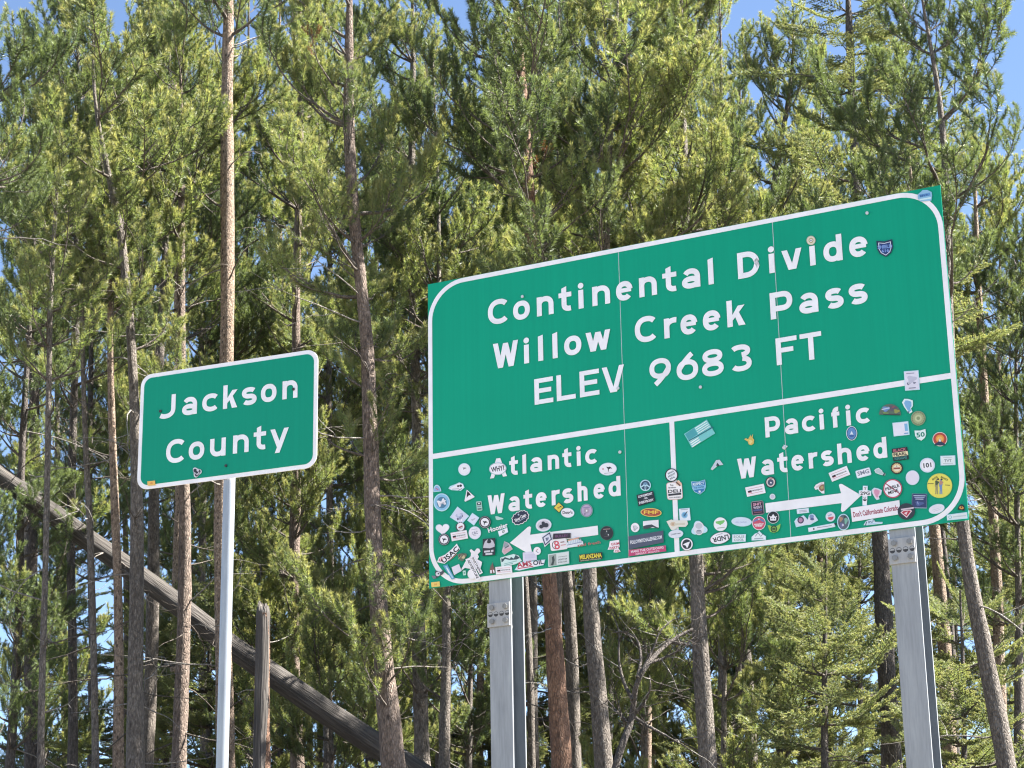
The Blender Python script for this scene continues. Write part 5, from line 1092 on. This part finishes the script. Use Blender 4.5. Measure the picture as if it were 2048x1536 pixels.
lo = part('trunk', mesh_np('log', V @ Mi, F, [M_wood], smooth=True), log); lo.rotation_euler = qt.to_euler()
acc = Acc()
for k in range(9):
    q = rng.uniform(.05, .7); i = int(q * 89)
    dead_twig(acc, P[i] - b, rng.random() * 6.28, rng.uniform(.25, .7), 0, rng.uniform(-.6, .6), .014)
part('branch_stubs', acc.mesh('stubs', [M_dead]), log, kind='stuff')

# ---- the broken snag
P, R, b = path_of(28 * YS, [(529, 1228, 28), (527, 1330, 30), (527, 1420, 31), (526, 1523, 33)], 0)
sn = thing('broken_snag', 'short broken-off trunk with bare split top right of the small sign post', 'snag', b)
part('trunk', trunk_mesh(P - b, R, M_bark_rust, 14), sn)
top = P[-1] - b; r = R[-1]; sd = 14; a = np.linspace(0, 2 * np.pi, sd, endpoint=False)
hgt = .08 + .07 * np.maximum(0, np.cos(a - 2.6)) + rng.normal(0, .012, sd)
zs_ = [-.95, -.6, -.15, .0]
V = []
jag = np.abs(rng.normal(0, .22, sd)) + .25 * np.maximum(0, np.cos(a - 4.2))
for z in zs_:
    for q, jj in zip(a, jag): V.append((top[0] + r * .985 * math.cos(q) * (1.05 - .03 * z), top[1] + r * .985 * math.sin(q) * (1.05 - .03 * z), top[2] + z - (jj if z < -.5 else 0) * (1.5 if z < -.9 else .6)))
for q, hh in zip(a, hgt): V.append((top[0] + r * .8 * math.cos(q), top[1] + r * .8 * math.sin(q), top[2] + hh))
for q, hh in zip(a, hgt): V.append((top[0] + r * .45 * math.cos(q), top[1] + r * .45 * math.sin(q), top[2] + hh * .5 - .05))
F = [(k * sd + i, k * sd + (i + 1) % sd, (k + 1) * sd + (i + 1) % sd, (k + 1) * sd + i) for k in range(5) for i in range(sd)] + [tuple(5 * sd + i for i in range(sd))]
part('split_top', mesh_py('split_top', V, F, [M_wood], smooth=True), sn)
acc = Acc()
for k in range(8):
    zz = rng.uniform(.3, .95) * top[2]; dead_twig(acc, np.array([top[0] * zz / top[2], top[1], zz]), rng.random() * 6.28, rng.uniform(.25, .6), 0)
part('dead_twigs', acc.mesh('twigs', [M_dead]), sn, kind='stuff')

# ---- the gnarled dead tree below the big sign
Yg = 29.0 * YS
def gp(L): return np.array([at(x, y, Yg + d) for x, y, d in L])
tr = gp([(1225, 1560, 0), (1240, 1495, 0), (1262, 1450, .1), (1268, 1420, .1), (1266, 1390, 0), (1275, 1355, -.1), (1296, 1326, -.1), (1320, 1300, .1), (1350, 1275, .2), (1385, 1258, .3)])
zg = float(gz(tr[0, 0], Yg)); b = np.array([tr[0, 0] - .25, Yg, zg])
tr = np.vstack([b - np.array([0, 0, .2]), tr])
def smooth_path(P, n=40):
    d = np.concatenate([[0], np.cumsum(np.linalg.norm(np.diff(P, axis=0), axis=1))]); t = np.linspace(0, d[-1], n)
    Q = np.stack([np.interp(t, d, P[:, k]) for k in range(3)], 1)
    for _ in range(3): Q[1:-1] = (Q[:-2] + 2 * Q[1:-1] + Q[2:]) / 4
    return Q
gn = thing('gnarled_tree', 'gnarled bare tree with curling branches below the middle of the big sign', 'tree', b)
Q = smooth_path(tr, 50) - b
part('trunk', trunk_mesh(Q, np.linspace(.07, .016, 50), M_bark_dark, 9), gn)
acc = Acc()
for L in ([(1268, 1430, .1), (1290, 1405, 0), (1302, 1375, -.2), (1299, 1350, -.2)], [(1275, 1355, -.1), (1283, 1320, 0), (1278, 1280, .1), (1255, 1262, .2), (1225, 1265, .2)], [(1296, 1326, 0), (1325, 1318, .1), (1360, 1300, 0), (1380, 1285, 0)],
          [(1266, 1400, 0), (1248, 1370, .1), (1236, 1320, .2), (1240, 1260, .2), (1225, 1228, .3)], [(1270, 1435, 0), (1300, 1455, -.1), (1330, 1470, -.2), (1365, 1490, -.2)], [(1262, 1450, .1), (1240, 1430, .1), (1215, 1400, .2)],
          [(1285, 1340, 0), (1310, 1290, .1), (1318, 1262, .1), (1345, 1240, .2)], [(1340, 1283, .2), (1370, 1290, .1), (1395, 1270, .1)]):
    Q = smooth_path(gp(L), 16) - b
    acc.add(*tube(Q, np.linspace(.021, .005, 16), 6))
    for k in range(7):
        dead_twig(acc, Q[int(rng.integers(3, 16))], rng.random() * 6.28, rng.uniform(.2, .6), 0 if rng.random() < .7 else 1, rng.uniform(-.7, .9), .006)
part('limbs', acc.mesh('limbs', [M_bark_dark, M_dead]), gn, kind='stuff')
